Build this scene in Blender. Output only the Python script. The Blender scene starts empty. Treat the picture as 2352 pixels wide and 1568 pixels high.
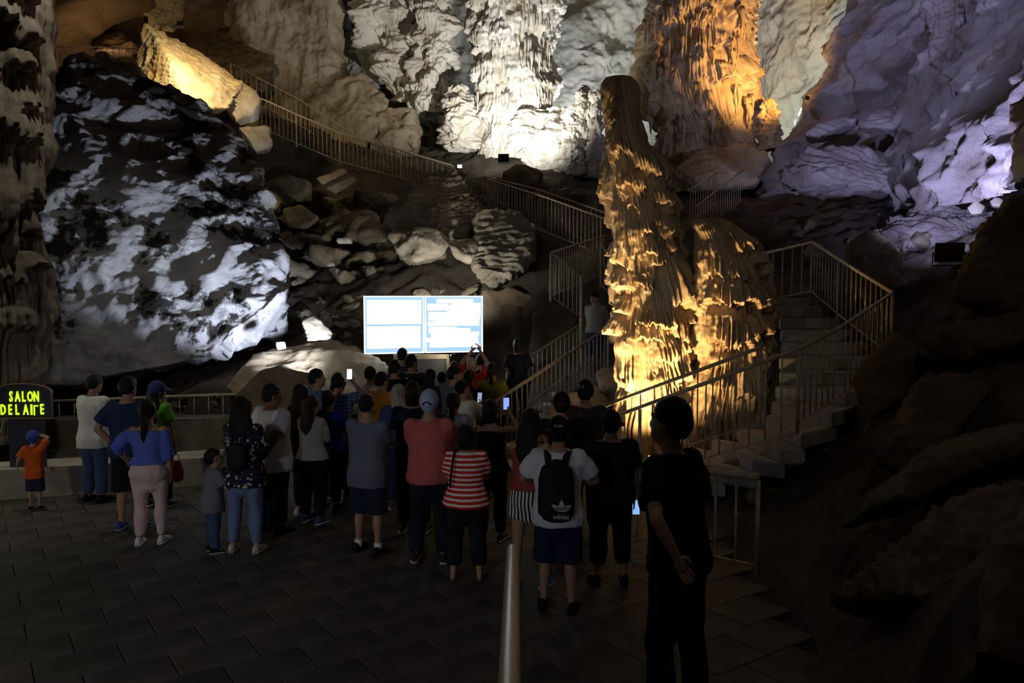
import bpy, bmesh, math, random
import numpy as np
from mathutils import Vector, Matrix
C = bpy.context.scene
COL = C.collection
PI = math.pi
rad = math.radians
# ------------------------------------------------------------------ camera, world, exposure
F = 28 / 36 * 2352
PITCH = math.atan(111 / F)
cP, sP = math.cos(PITCH), math.sin(PITCH)
EYE = (0.0, 0.0, 2.84)
cam = bpy.data.cameras.new('camera')
cam.lens = 28; cam.sensor_width = 36; cam.clip_end = 200; cam.clip_start = 0.05
co = bpy.data.objects.new('camera', cam); COL.objects.link(co)
co.location = EYE; co.rotation_euler = (PI / 2 - PITCH, 0, 0)
C.camera = co
C.view_settings.view_transform = 'Standard'; C.view_settings.look = 'None'
C.view_settings.exposure = 0.0; C.view_settings.gamma = 1.0; C.view_settings.use_curve_mapping = False
W = bpy.data.worlds.new('cave_air'); C.world = W; W.use_nodes = True
W.node_tree.nodes['Background'].inputs[0].default_value = (0.55, 0.6, 0.75, 1)
W.node_tree.nodes['Background'].inputs[1].default_value = 0.006
C.cycles.max_bounces = 4; C.cycles.diffuse_bounces = 2; C.cycles.glossy_bounces = 2
C.cycles.use_denoising = True
C.cycles.sample_clamp_indirect = 3.0


def at(px, py, d):
    """world point seen at pixel (px,py) of the 2352x1568 photograph, d metres ahead of the camera"""
    u = (px - 1176) / F; v = (784 - py) / F
    t = d / (cP + v * sP)
    return np.array([u * t, d, EYE[2] + (v * cP - sP) * t])


def aim_light(name, kind, loc, target, energy, color, size=0.1, angle=100, blend=0.6, size_y=None):
    l = bpy.data.lights.new(name, kind)
    l.energy = energy; l.color = color
    if kind == 'SPOT':
        l.spot_size = rad(angle); l.spot_blend = blend; l.shadow_soft_size = size
    elif kind == 'AREA':
        l.size = size
        if size_y: l.shape = 'RECTANGLE'; l.size_y = size_y
    else:
        l.shadow_soft_size = size
    o = bpy.data.objects.new(name, l); COL.objects.link(o)
    o.location = loc
    o.rotation_euler = (Vector(target) - Vector(loc)).to_track_quat('-Z', 'Y').to_euler()
    return o


# broad lamps of the chamber, hung behind and beside the visitors; plus added fills
aim_light('hall_lamp_warm', 'SPOT', (-8.5, -1.5, 3.3), (-3.8, 10, 1.0), 430, (1.0, 0.93, 0.82), 0.4, 58, .75)
aim_light('hall_lamp_cool', 'SPOT', (-4.0, -4.0, 4.2), (-2.2, 9, 1.0), 330, (0.72, 0.8, 1.0), 0.4, 46, .8)
aim_light('rail_fill_light', 'SPOT', (-.6, 1.2, 5.2), (0, 3.6, 1.4), 26, (1.0, 0.93, 0.8), 0.1, 34, .8)  # unseen spot added to brighten the hand rail
aim_light('stair_fill_light', 'AREA', (4.2, 4.0, 8.5), (6.0, 7, 1.0), 20, (1.0, 0.88, 0.72), 0.6)  # unseen fill added over the right stair and slope

# ------------------------------------------------------------------ numpy noise
_G = np.array([[1,1,0],[-1,1,0],[1,-1,0],[-1,-1,0],[1,0,1],[-1,0,1],[1,0,-1],[-1,0,-1],[0,1,1],[0,-1,1],[0,1,-1],[0,-1,-1]], np.float32)


def pn(P, seed=0):
    P = np.asarray(P, np.float32)
    i = np.floor(P).astype(np.int64); f = P - i; u = f * f * f * (f * (f * 6 - 15) + 10)
    out = []
    for dx in (0, 1):
        for dy in (0, 1):
            for dz in (0, 1):
                h = ((i[:, 0] + dx) * 374761393 + (i[:, 1] + dy) * 668265263 + (i[:, 2] + dz) * 1274126177 + seed * 974634551) & 0xFFFFFFFF
                h = ((h ^ (h >> 13)) * 1274126177) & 0xFFFFFFFF
                h = (h ^ (h >> 16)) % 12
                g = _G[h]
                out.append(g[:, 0] * (f[:, 0] - dx) + g[:, 1] * (f[:, 1] - dy) + g[:, 2] * (f[:, 2] - dz))
    ux, uy, uz = u[:, 0], u[:, 1], u[:, 2]
    L = lambda a, b, t: a + (b - a) * t
    x00 = L(out[0], out[4], ux); x01 = L(out[1], out[5], ux); x10 = L(out[2], out[6], ux); x11 = L(out[3], out[7], ux)
    return L(L(x00, x10, uy), L(x01, x11, uy), uz)


def fbm(P, sc=1.0, oc=4, seed=0, gain=0.5, ridged=False):
    P = np.asarray(P, np.float32) * sc
    s = 0; a = 1.0
    for k in range(oc):
        n = pn(P + k * 17.3, seed + k)
        s = s + a * ((0.5 - 2.0 * np.abs(n)) if ridged else n)
        a *= gain; P = P * 2.03
    return s


def n1(u, seed=0, v=None):
    u = np.asarray(u, np.float32); r = u.ravel()
    P = np.stack([r, np.full_like(r, 0.37) if v is None else np.asarray(v, np.float32).ravel(), np.full_like(r, seed * 3.71 + .5)], 1)
    return pn(P, seed).reshape(u.shape)


def smooth01(a, b, x):
    t = np.clip((x - a) / (b - a), 0, 1); return t * t * (3 - 2 * t)


# ------------------------------------------------------------------ mesh helpers
def raw_mesh(name, V, Fc, smooth=True):
    me = bpy.data.meshes.new(name)
    V = np.asarray(V, np.float32)
    if isinstance(Fc, np.ndarray):
        nf, k = Fc.shape
        me.vertices.add(len(V)); me.vertices.foreach_set('co', V.ravel())
        me.loops.add(nf * k); me.loops.foreach_set('vertex_index', Fc.astype(np.int32).ravel())
        me.polygons.add(nf)
        me.polygons.foreach_set('loop_start', np.arange(0, nf * k, k, dtype=np.int32))
        me.update(calc_edges=True); me.validate()
    else:
        me.from_pydata([tuple(v) for v in V], [], Fc); me.update()
    me.polygons.foreach_set('use_smooth', np.full(len(me.polygons), smooth))
    return me


def link(name, me, m=None, parent=None, loc=None, rot=None):
    o = bpy.data.objects.new(name, me); COL.objects.link(o)
    if m is not None and me is not None and not me.materials: me.materials.append(m)
    if parent is not None: o.parent = parent
    if loc is not None: o.location = loc
    if rot is not None: o.rotation_euler = rot
    return o


def tag(o, label=None, cat=None, group=None, kind=None):
    if label: o['label'] = label
    if cat: o['category'] = cat
    if group: o['group'] = group
    if kind: o['kind'] = kind
    return o


def empty(name, loc, label, cat, group=None, rz=0.0):
    o = bpy.data.objects.new(name, None); COL.objects.link(o)
    o.location = loc; o.rotation_euler = (0, 0, rz); o.empty_display_size = .1
    return tag(o, label, cat, group)


def gridf(nu, nv, wrap=False):
    """quads of a grid of nv rows with nu columns"""
    a = np.arange(nv - 1)[:, None] * nu
    c = np.arange(nu if wrap else nu - 1)[None, :]
    c2 = (c + 1) % nu
    return np.stack([(a + c).ravel(), (a + c2).ravel(), (a + nu + c2).ravel(), (a + nu + c).ravel()], 1)


class MB:
    """collects simple pieces into one mesh"""
    def __init__(s): s.V = []; s.F = []

    def add(s, V, Fc):
        k = len(s.V); s.V += [tuple(float(c) for c in v) for v in V]
        s.F += [tuple(int(i) + k for i in f) for f in Fc]; return s

    def box(s, c, d, rz=0.0, tilt=(0, 0)):
        R = Matrix.Rotation(rz, 3, 'Z') @ Matrix.Rotation(tilt[0], 3, 'X') @ Matrix.Rotation(tilt[1], 3, 'Y')
        V = [Vector(c) + R @ Vector((x * d[0] / 2, y * d[1] / 2, z * d[2] / 2)) for z in (-1, 1) for y in (-1, 1) for x in (-1, 1)]
        return s.add(V, [(0, 2, 3, 1), (4, 5, 7, 6), (0, 1, 5, 4), (2, 6, 7, 3), (0, 4, 6, 2), (1, 3, 7, 5)])

    def tube(s, pts, r, n=8, caps=True):
        pts = [Vector(p) for p in pts]; k = len(pts)
        rs = r if isinstance(r, (list, tuple)) else [r] * k
        V = []; up = None
        for i, p in enumerate(pts):
            t = (pts[min(i + 1, k - 1)] - pts[max(i - 1, 0)]).normalized()
            a = t.cross(Vector((0, 0, 1)))
            if a.length < 1e-3: a = Vector((1, 0, 0))
            a.normalize(); b = a.cross(t)
            for j in range(n):
                w = 2 * PI * j / n
                V.append(p + (a * math.cos(w) + b * math.sin(w)) * rs[i])
        Fc = [(i * n + j, i * n + (j + 1) % n, (i + 1) * n + (j + 1) % n, (i + 1) * n + j) for i in range(k - 1) for j in range(n)]
        if caps: Fc += [tuple(reversed(range(n))), tuple(range((k - 1) * n, k * n))]
        return s.add(V, Fc)

    def mesh(s, name, smooth=False): return raw_mesh(name, s.V, s.F, smooth)

    def build(s, name, m, parent=None, loc=None, smooth=False, rot=None):
        return link(name, s.mesh(name, smooth), m, parent, loc, rot)


TMP = bpy.data.scenes.new('workbench')


def vox(name, parts, size, sm=4, dec=None):
    """joins closed shells into one continuous surface; returns a mesh"""
    V = []; Fc = []
    for v, f in parts:
        k = len(V); V += [tuple(float(c) for c in p) for p in v]; Fc += [tuple(int(i) + k for i in q) for q in f]
    me = bpy.data.meshes.new(name + '_raw'); me.from_pydata(V, [], Fc); me.update()
    o = bpy.data.objects.new(name, me); TMP.collection.objects.link(o)
    r = o.modifiers.new('r', 'REMESH'); r.mode = 'VOXEL'; r.voxel_size = size; r.use_smooth_shade = True
    if sm:
        q = o.modifiers.new('s', 'SMOOTH'); q.factor = 0.5; q.iterations = sm
    if dec:
        q = o.modifiers.new('d', 'DECIMATE'); q.ratio = dec
    vl = TMP.view_layers[0]; vl.update(); dg = vl.depsgraph
    out = bpy.data.meshes.new_from_object(o.evaluated_get(dg), depsgraph=dg); out.name = name
    out.materials.clear()
    bpy.data.objects.remove(o); bpy.data.meshes.remove(me)
    return out


def getv(me):
    a = np.empty(len(me.vertices) * 3, np.float32); me.vertices.foreach_get('co', a); return a.reshape(-1, 3)


def getn(me):
    a = np.empty(len(me.vertices) * 3, np.float32); me.vertices.foreach_get('normal', a); return a.reshape(-1, 3)


def setv(me, V):
    me.vertices.foreach_set('co', np.asarray(V, np.float32).ravel()); me.update()


# ------------------------------------------------------------------ materials
def _nt(name):
    m = bpy.data.materials.new(name); m.use_nodes = True
    nt = m.node_tree; return m, nt, nt.nodes['Principled BSDF'], nt.nodes, nt.links


def ramp(nodes, stops, interp='LINEAR'):
    r = nodes.new('ShaderNodeValToRGB'); r.color_ramp.interpolation = interp
    e = r.color_ramp.elements
    while len(e) < len(stops): e.new(0.5)
    for k, (p, c) in enumerate(stops): e[k].position = p; e[k].color = (*c, 1)
    return r


def rockmat(name, cols, scale=1.0, bump=0.4, rough=0.85, stretch=(1, 1, 1), fine=9.0, dark=None, spec=0.25, bdist=0.06):
    m, nt, b, N, L = _nt(name)
    tc = N.new('ShaderNodeTexCoord'); mp = N.new('ShaderNodeMapping'); mp.inputs['Scale'].default_value = stretch
    L.new(tc.outputs['Object'], mp.inputs[0])
    n = N.new('ShaderNodeTexNoise'); n.inputs['Scale'].default_value = scale; n.inputs['Detail'].default_value = 9; n.inputs['Roughness'].default_value = .62
    n.inputs['Distortion'].default_value = 0.4
    L.new(mp.outputs[0], n.inputs['Vector'])
    k = len(cols)
    r = ramp(N, [(0.33 + 0.36 * i / max(1, k - 1), c) for i, c in enumerate(cols)])
    L.new(n.outputs[0], r.inputs[0])
    colout = r.outputs[0]
    if dark:  # (colour, scale, lo, hi): patches with a shape of their own
        n2 = N.new('ShaderNodeTexNoise'); n2.inputs['Scale'].default_value = dark[1]; n2.inputs['Detail'].default_value = 10; n2.inputs['Roughness'].default_value = .7
        L.new(mp.outputs[0], n2.inputs['Vector'])
        r2 = ramp(N, [(dark[2], (0, 0, 0)), (dark[3], (1, 1, 1))]); L.new(n2.outputs[0], r2.inputs[0])
        mx = N.new('ShaderNodeMix'); mx.data_type = 'RGBA'; mx.inputs[6].default_value = (*dark[0], 1)
        L.new(r2.outputs[0], mx.inputs[0]); L.new(colout, mx.inputs[7]); colout = mx.outputs[2]
    L.new(colout, b.inputs['Base Color'])
    b.inputs['Roughness'].default_value = rough; b.inputs['Specular IOR Level'].default_value = spec
    nf = N.new('ShaderNodeTexNoise'); nf.inputs['Scale'].default_value = fine; nf.inputs['Detail'].default_value = 8; nf.inputs['Roughness'].default_value = .68
    L.new(mp.outputs[0], nf.inputs['Vector'])
    bp = N.new('ShaderNodeBump'); bp.inputs['Strength'].default_value = bump; bp.inputs['Distance'].default_value = bdist
    L.new(nf.outputs[0], bp.inputs['Height'])
    ng = N.new('ShaderNodeTexNoise'); ng.inputs['Scale'].default_value = fine * 4.3; ng.inputs['Detail'].default_value = 6; ng.inputs['Roughness'].default_value = .75
    L.new(mp.outputs[0], ng.inputs['Vector'])
    b2 = N.new('ShaderNodeBump'); b2.inputs['Strength'].default_value = min(1, bump * .9); b2.inputs['Distance'].default_value = bdist * .4
    L.new(ng.outputs[0], b2.inputs['Height']); L.new(bp.outputs[0], b2.inputs['Normal']); L.new(b2.outputs[0], b.inputs['Normal'])
    return m


def flat(name, col, rough=0.7, metal=0.0, spec=0.3, noise=0.0, nscale=30.0, emit=None, es=1.0):
    m, nt, b, N, L = _nt(name)
    b.inputs['Base Color'].default_value = (*col, 1); b.inputs['Roughness'].default_value = rough
    b.inputs['Metallic'].default_value = metal; b.inputs['Specular IOR Level'].default_value = spec
    if noise:
        tc = N.new('ShaderNodeTexCoord'); n = N.new('ShaderNodeTexNoise'); n.inputs['Scale'].default_value = nscale; n.inputs['Detail'].default_value = 5
        L.new(tc.outputs['Object'], n.inputs['Vector'])
        r = ramp(N, [(0.3, tuple(c * (1 - noise) for c in col)), (0.7, tuple(min(1, c * (1 + noise)) for c in col))])
        L.new(n.outputs[0], r.inputs[0]); L.new(r.outputs[0], b.inputs['Base Color'])
    if emit:
        b.inputs['Emission Color'].default_value = (*emit, 1); b.inputs['Emission Strength'].default_value = es
    return m


# ------------------------------------------------------------------ dripstone relief
def drape(u, z, P, rng, n, w, h, amp, zr, fs=0.06, fringe=0.35, ur=None, flute=0.25, seed=0):
    """tiers of hanging lobes on a (z rows, u columns) grid; P is the period of u (None: open)"""
    nz, nu = len(z), len(u)
    D = np.zeros((nz, nu), np.float32)
    fr = np.abs(n1(u / (fs * 2.2), seed + 1)) * 1.1 + np.abs(n1(u / fs, seed + 2)) * 0.7
    z0 = z[0]; dz = (z[-1] - z[0]) / (nz - 1)
    U, Z = np.meshgrid(u, z)
    ridge = np.abs(n1(U / fs, seed + 3, Z * 0.22)) * 2
    for _ in range(n):
        u0 = rng.uniform(*(ur or (u[0], u[-1]))); zt = rng.uniform(*zr)
        ww = rng.uniform(*w); hh = rng.uniform(*h); a = amp * rng.uniform(.5, 1.0) * min(1.0, ww / w[1] + .35)
        zb = zt - hh * (1 + fringe)
        k0, k1 = sorted(((zt - z0) / dz, (zb - z0) / dz)); k0 = max(0, int(k0)); k1 = min(nz, int(k1) + 2)
        if k1 <= k0: continue
        du = u - u0
        if P: du = (du + P / 2) % P - P / 2
        idx = np.nonzero(np.abs(du) < ww)[0]
        if len(idx) == 0: continue
        q = du[idx] / ww
        cross = np.sqrt(np.clip(1 - q * q, 0, 1))
        t = (zt - z[k0:k1, None]) / hh - (1 - cross[None]) * 0.35
        t = t / (0.75 + fringe * fr[None, idx])
        prof = np.sqrt(np.clip(t, 0, 1) * 1.0) * (1 - smooth01(0.9, 1.0, t))
        prof = np.where(t < 0, 0, prof) * (0.8 + 0.2 * np.clip(t, 0, 1))
        f = a * prof * cross[None] * (1 - flute * ridge[k0:k1, idx] * smooth01(.15, .5, t))
        D[k0:k1, idx] = np.maximum(D[k0:k1, idx], f)
    return D


def formation(name, outline, d, seed, nth, nz, lobes, m, parent=None, flat_=1.0, maxdepth=9, rough=0.06, fs=0.06, flute=0.02, tilt=0.0, rsc=0.9, blob=0.0, origin=None, manual=(), mflute=.38, mfringe=.3, label=None, cat=None, group=None):
    """dripstone body of revolution with a free outline; outline rows: (py, px left, px right)"""
    rng = random.Random(seed)
    o = sorted(outline)  # py rising
    zs = np.array([at(1176, r[0], d)[2] for r in o][::-1]); xl = np.array([at(r[1], r[0], d)[0] for r in o][::-1]); xr = np.array([at(r[2], r[0], d)[0] for r in o][::-1])
    z = np.linspace(zs[0], zs[-1], nz)
    cx = np.interp(z, zs, (xl + xr) / 2); rx = np.interp(z, zs, (xr - xl) / 2)
    ker = np.hanning(max(3, nz // 24) | 1); ker /= ker.sum(); pad = len(ker) // 2
    sm = lambda a: np.convolve(np.pad(a, pad, mode='edge'), ker, 'valid')
    cx, rx = sm(cx), sm(rx)
    t = np.arange(nth) / nth
    th = 2 * PI * (t - .5) + 0.55 * np.sin(2 * PI * (t - .5)) * -1
    R = float(np.mean(rx)); P = 2 * PI * R
    u = th * R
    D = np.zeros((nz, nth), np.float32)
    for k, lb in enumerate(lobes):
        D = np.maximum(D, drape(u, z, P, rng, seed=seed + 7 * k, fs=lb.get('fs', fs), **{a: b for a, b in lb.items() if a != 'fs'}))
    for k, (mx, my, mw, mh, ma) in enumerate(manual):
        zt = at(mx, my, d)[2]; zc = zt - .3 * mh * d / F
        c_, r_ = np.interp(zc, z, cx), np.interp(zc, z, rx)
        s_ = max(-.97, min(.97, (at(mx, my, d)[0] - c_) / r_))
        u0 = math.asin(s_) * R; wd = mw * d / F; hd = mh * d / F
        D = np.maximum(D, drape(u, z, P, rng, 1, (wd, wd), (hd / 1.15, hd / 1.15), ma / .75, (zt, zt), fs=fs, fringe=mfringe, ur=(u0, u0), flute=mflute, seed=seed + 60))
    TH, Z = np.meshgrid(th, z)
    CX = cx[:, None]; RX = rx[:, None] * rsc; RY = np.minimum(rx * flat_, maxdepth)[:, None] * rsc
    X0 = CX + RX * np.sin(TH); Y0 = d - RY * np.cos(TH)
    P3 = np.stack([X0.ravel(), Y0.ravel(), Z.ravel()], 1)
    nse = fbm(P3, 1.1 / max(R, .25), 4, seed).reshape(D.shape) * rough * 2.2
    nse += flute * (1 - np.abs(n1(TH * R / fs, seed + 31, Z * .2)) * 2.4)
    if blob: nse += blob * (fbm(P3 * np.array([1, 1, .7]), 1.6 / max(R, .2), 3, seed + 5, ridged=True)).reshape(D.shape)
    fade = np.clip(RX / 0.25, 0, 1)
    S = (D + nse) * fade
    X = X0 + S * np.sin(TH); Y = Y0 - S * np.cos(TH)
    V = np.stack([X.ravel(), Y.ravel(), Z.ravel()], 1)
    Fc = gridf(nth, nz, True)
    org = np.array(origin if origin is not None else (cx[0], d, z[0]))
    top = len(V); V = np.vstack([V, [[cx[-1], d, z[-1] + 0.02]]])
    tri = np.array([[ (nz - 1) * nth + j, (nz - 1) * nth + (j + 1) % nth, top, top] for j in range(nth)])
    Vw = V - org
    me = bpy.data.meshes.new(name)
    allf = Fc.tolist() + [tuple(r[:3]) for r in tri.tolist()]
    nq = len(Fc); nt_ = len(tri)
    me.vertices.add(len(Vw)); me.vertices.foreach_set('co', Vw.astype(np.float32).ravel())
    me.loops.add(nq * 4 + nt_ * 3)
    me.loops.foreach_set('vertex_index', np.concatenate([Fc.ravel(), tri[:, :3].ravel()]).astype(np.int32))
    me.polygons.add(nq + nt_)
    me.polygons.foreach_set('loop_start', np.concatenate([np.arange(nq) * 4, nq * 4 + np.arange(nt_) * 3]).astype(np.int32))
    me.update(calc_edges=True); me.validate()
    me.polygons.foreach_set('use_smooth', np.full(len(me.polygons), True))
    ob = link(name, me, m, parent, None if parent is not None else org)
    if parent is not None: ob.location = org - np.array(parent.location)
    if label: tag(ob, label, cat, group)
    return ob


def rock(name, pts, back, seed, m, label=None, cat='rock', group=None, vs=None, amp=0.12, sc=1.2, oc=5, strata=0.0, sm=2, parent=None, ridged=0.5, sdir=(0.25, 0.1, 1), shrink=0.85, kind=None, cuts=9):
    """boulder from a front outline of (px, py, d) points; the back lies `back` metres behind"""
    A = np.array([at(*p) for p in pts])
    c = A.mean(0)
    dirv = c - np.array(EYE); dirv /= np.linalg.norm(dirv); dirv[2] *= 0.3
    B = c + (A - c) * shrink + dirv * back
    B[:, 2] -= 0.1 * back
    Q = np.vstack([A, B])
    bm = bmesh.new()
    for q in Q: bm.verts.new(q)
    res = bmesh.ops.convex_hull(bm, input=bm.verts)
    drop = list({g for g in res['geom_interior'] + res['geom_unused'] if isinstance(g, bmesh.types.BMVert)})
    if drop: bmesh.ops.delete(bm, geom=drop, context='VERTS')
    bm.verts.index_update()
    V = [tuple(v.co) for v in bm.verts]; Fc = [tuple(v.index for v in f.verts) for f in bm.faces]; bm.free()
    ext = Q.max(0) - Q.min(0)
    rc = random.Random(seed)
    vs = (vs or max(0.03, float(max(ext)) / 45)) * 1.28
    me = vox(name, [(V, Fc)], vs, sm)
    P = getv(me); Nn = getn(me)
    cc = P.mean(0); half = (P.max(0) - P.min(0)) / 2
    for _ in range(cuts):
        nv = np.array([rc.uniform(-1, 1), rc.uniform(-1.2, .4), rc.uniform(-.7, 1)]); nv /= np.linalg.norm(nv)
        h = np.abs(nv * half).sum() * rc.uniform(.58, .8)
        P = P - nv * (np.maximum(0, (P - cc) @ nv - h) * .9)[:, None]
    a = fbm(P, sc, oc, seed) * (1 - ridged) + fbm(P, sc * 1.2, oc, seed + 9, ridged=True) * ridged
    if strata:
        sd = np.array(sdir) / np.linalg.norm(sdir)
        q = P @ sd * 7 + fbm(P, .5, 2, seed + 3) * 3
        a = a + strata * (np.abs((q % 1.0) - .5) * 2 - .5) + strata * .5 * (np.abs((q * 2.7 % 1.0) - .5) * 2 - .5)
    P = P + Nn * (a * amp)[:, None]
    if parent is None:
        org = np.array([P[:, 0].mean(), P[:, 1].mean(), P[:, 2].min()])
    else:
        org = np.array(parent.location)
    setv(me, P - org)
    me.polygons.foreach_set('use_smooth', np.full(len(me.polygons), True))
    ob = link(name, me, m, parent, org if parent is None else None)
    if label: tag(ob, label, cat, group)
    if kind: ob['kind'] = kind
    return ob


def tps(pts):
    """thin plate spline height z(x, y)"""
    p = np.array(pts); n = len(p)
    def U(r2): return np.where(r2 > 1e-9, 0.5 * r2 * np.log(r2 + 1e-12), 0)
    d2 = ((p[:, None, :2] - p[None, :, :2]) ** 2).sum(-1)
    K = U(d2) + np.eye(n) * 0.15
    Q = np.hstack([np.ones((n, 1)), p[:, :2]])
    A = np.block([[K, Q], [Q.T, np.zeros((3, 3))]])
    s = np.linalg.solve(A, np.concatenate([p[:, 2], np.zeros(3)]))
    def f(x, y):
        x = np.asarray(x, float); y = np.asarray(y, float)
        z = s[n] + s[n + 1] * x + s[n + 2] * y
        for k in range(n): z = z + s[k] * U((x - p[k, 0]) ** 2 + (y - p[k, 1]) ** 2)
        return z
    return f
# ------------------------------------------------------------------ cave materials
M_tan = rockmat('tan_limestone', [(.2, .14, .08), (.4, .32, .22), (.56, .49, .38), (.34, .26, .17)], 0.55, .7, stretch=(1, 1, .35), fine=7, bdist=.12)
M_grey = rockmat('grey_limestone', [(.32, .31, .27), (.46, .45, .42), (.52, .51, .47), (.42, .33, .2)], 0.5, .8, stretch=(1, 1, .4), fine=5, bdist=.12)
M_pale = rockmat('pale_green_limestone', [(.28, .26, .17), (.45, .44, .34), (.58, .58, .5)], 0.5, .8, fine=4, bdist=.15)
M_white = rockmat('white_flowstone', [(.5, .44, .36), (.72, .69, .62), (.82, .8, .76)], 0.9, .5, stretch=(1, 1, .5), fine=9, rough=.7, bdist=.06)
M_amber = rockmat('amber_dripstone', [(.34, .24, .13), (.55, .45, .31), (.68, .6, .46)], 0.9, .6, stretch=(1, 1, .45), fine=9, rough=.7, bdist=.06)
M_stal = rockmat('column_dripstone', [(.42, .3, .17), (.6, .47, .3), (.7, .58, .42)], 1.8, .6, stretch=(1, 1, .4), fine=22, rough=.6, bdist=.03)
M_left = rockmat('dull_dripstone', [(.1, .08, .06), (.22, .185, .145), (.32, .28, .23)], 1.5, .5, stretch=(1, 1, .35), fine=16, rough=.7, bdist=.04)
M_boul = rockmat('patchy_boulder', [(.4, .4, .43), (.52, .52, .55), (.62, .62, .64)], 1.6, 1.0, fine=4.5, bdist=.3, dark=((.035, .032, .03), 0.75, .435, .475))  # grey rock with near black patches set by noise
M_gold = rockmat('golden_slab', [(.62, .42, .2), (.75, .6, .38), (.82, .74, .58)], 0.8, .5, fine=6, bdist=.06)
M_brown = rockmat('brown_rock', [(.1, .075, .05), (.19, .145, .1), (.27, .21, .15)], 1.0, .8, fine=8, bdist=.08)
M_rub = rockmat('rubble_rock', [(.2, .17, .13), (.36, .32, .25), (.5, .45, .36)], 1.3, .8, fine=10, bdist=.06)
M_soil = rockmat('cave_soil', [(.06, .05, .04), (.12, .1, .08), (.2, .165, .13)], 0.9, .9, fine=7, bdist=.1)
M_lilac = rockmat('violet_grey_rock', [(.24, .2, .18), (.42, .4, .42), (.55, .53, .56)], 0.7, .8, fine=6, bdist=.1)
M_dark = rockmat('dark_wall_rock', [(.12, .08, .05), (.24, .17, .11), (.34, .27, .2)], 0.6, .7, stretch=(1, 1, .5), fine=5, bdist=.12)

# ------------------------------------------------------------------ ground
gp = []
def G(px, py, d, dz=0.0):
    p = at(px, py, d); gp.append((p[0], p[1], p[2] + dz))
for x in (-12, -8, -4, 0): 
    for y in (2.5, 7, 11.5): gp.append((x, y, -.35))
gp += [(2.2, 3, -.3), (2.0, 6, -.35), (2.2, 9, -.3), (2.0, 11, -.2), (-13, 14.5, .6), (-17, 16, 2), (-16, 8, .5)]
G(150, 975, 14.6); G(450, 940, 15); G(620, 900, 15.8); G(740, 885, 16.5); G(900, 880, 17.2); G(1080, 885, 17.2); G(1230, 880, 17.0)
G(700, 700, 20); G(900, 665, 20); G(1110, 660, 20); G(1230, 670, 19.5)
G(650, 455, 26); G(850, 485, 24.5); G(1000, 480, 24); G(1150, 500, 23); G(1300, 580, 20.5)
G(560, 290, 26.5); G(620, 325, 26.5); G(800, 380, 27.3); G(950, 425, 27.3); G(1120, 500, 22.8); G(1250, 545, 20.5); G(1385, 575, 19.2)
G(650, 300, 30); G(900, 335, 31); G(1100, 352, 30); G(1180, 362, 29); G(1250, 400, 26.5); G(1400, 425, 26.5); G(1600, 440, 25); G(1780, 440, 24)
G(1600, 530, 19.5); G(1750, 610, 16.8); G(1900, 565, 17.2); G(2100, 545, 17); G(2300, 545, 16); G(1950, 470, 19.5); G(2200, 440, 19)
G(1900, 720, 14.2); G(1600, 930, 14.4); G(1450, 960, 14.2); G(1330, 930, 15.2)
G(1500, 1060, 12.6); G(1700, 1040, 12.0); G(1600, 1110, 10.6, -.1); G(1850, 1010, 10.2, -.3)
G(350, 330, 27); G(150, 180, 30); G(-100, 180, 32); G(300, 250, 30); G(520, 300, 29)
G(1780, 1330, 7.9, -.1); G(1900, 1250, 7.6); G(2100, 1170, 7.4); G(2320, 1060, 7.0); G(1830, 1568, 5.6); G(2080, 1500, 4.9); G(2340, 1400, 4.2)
G(1720, 1130, 9.6, -.1); G(1900, 1050, 9.6); G(2050, 900, 10.0); G(2150, 790, 10.6); G(2340, 680, 10.6); G(2500, 900, 7.5); G(2600, 1200, 4.4)
gp += [(14, 20, 6.5), (13, 30, 8), (-16, 24, 8), (8, 6, 4.0), (9, 12, 4.6), (6, 2.5, 2.6)]
groundz = tps(gp)
nx, ny = 320, 320
gx = np.linspace(-16, 15, nx); gy = 2.4 + 33 * np.linspace(0, 1, ny) ** 1.15
GX, GY = np.meshgrid(gx, gy)
GZ = groundz(GX, GY)
Pg = np.stack([GX.ravel(), GY.ravel(), np.zeros(GX.size)], 1)
rel = smooth01(-.2, .5, GZ)
GZ = GZ + rel * (fbm(Pg, .45, 4, 3).reshape(GZ.shape) * .25 + fbm(Pg, 1.5, 4, 5, ridged=True).reshape(GZ.shape) * .13)
# a level stretch for the visitors' hall, and beds for both stairs
flatm = (1 - smooth01(15.2, 16.0, GY)) * (1 - smooth01(1.6, 2.6, GX - .12 * np.clip(8 - GY, 0, 9)))
GZ = np.where((GY < 15.6) & (GX < 1.9), np.minimum(GZ, -.06 + 3 * smooth01(0, 1, 1 - flatm)), GZ)
V = np.stack([GX.ravel(), GY.ravel(), GZ.ravel()], 1)
Fg = gridf(nx, ny)
keep = GZ.ravel()[Fg].max(1) > -.22
Fg = Fg[keep]; used = np.unique(Fg); mp_ = np.full(len(V), -1); mp_[used] = np.arange(len(used))
tag(link('ground', raw_mesh('ground', V[used], mp_[Fg]), M_soil), 'rubble slope rising from the hall to the cave walls', None, None, 'structure')

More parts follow.
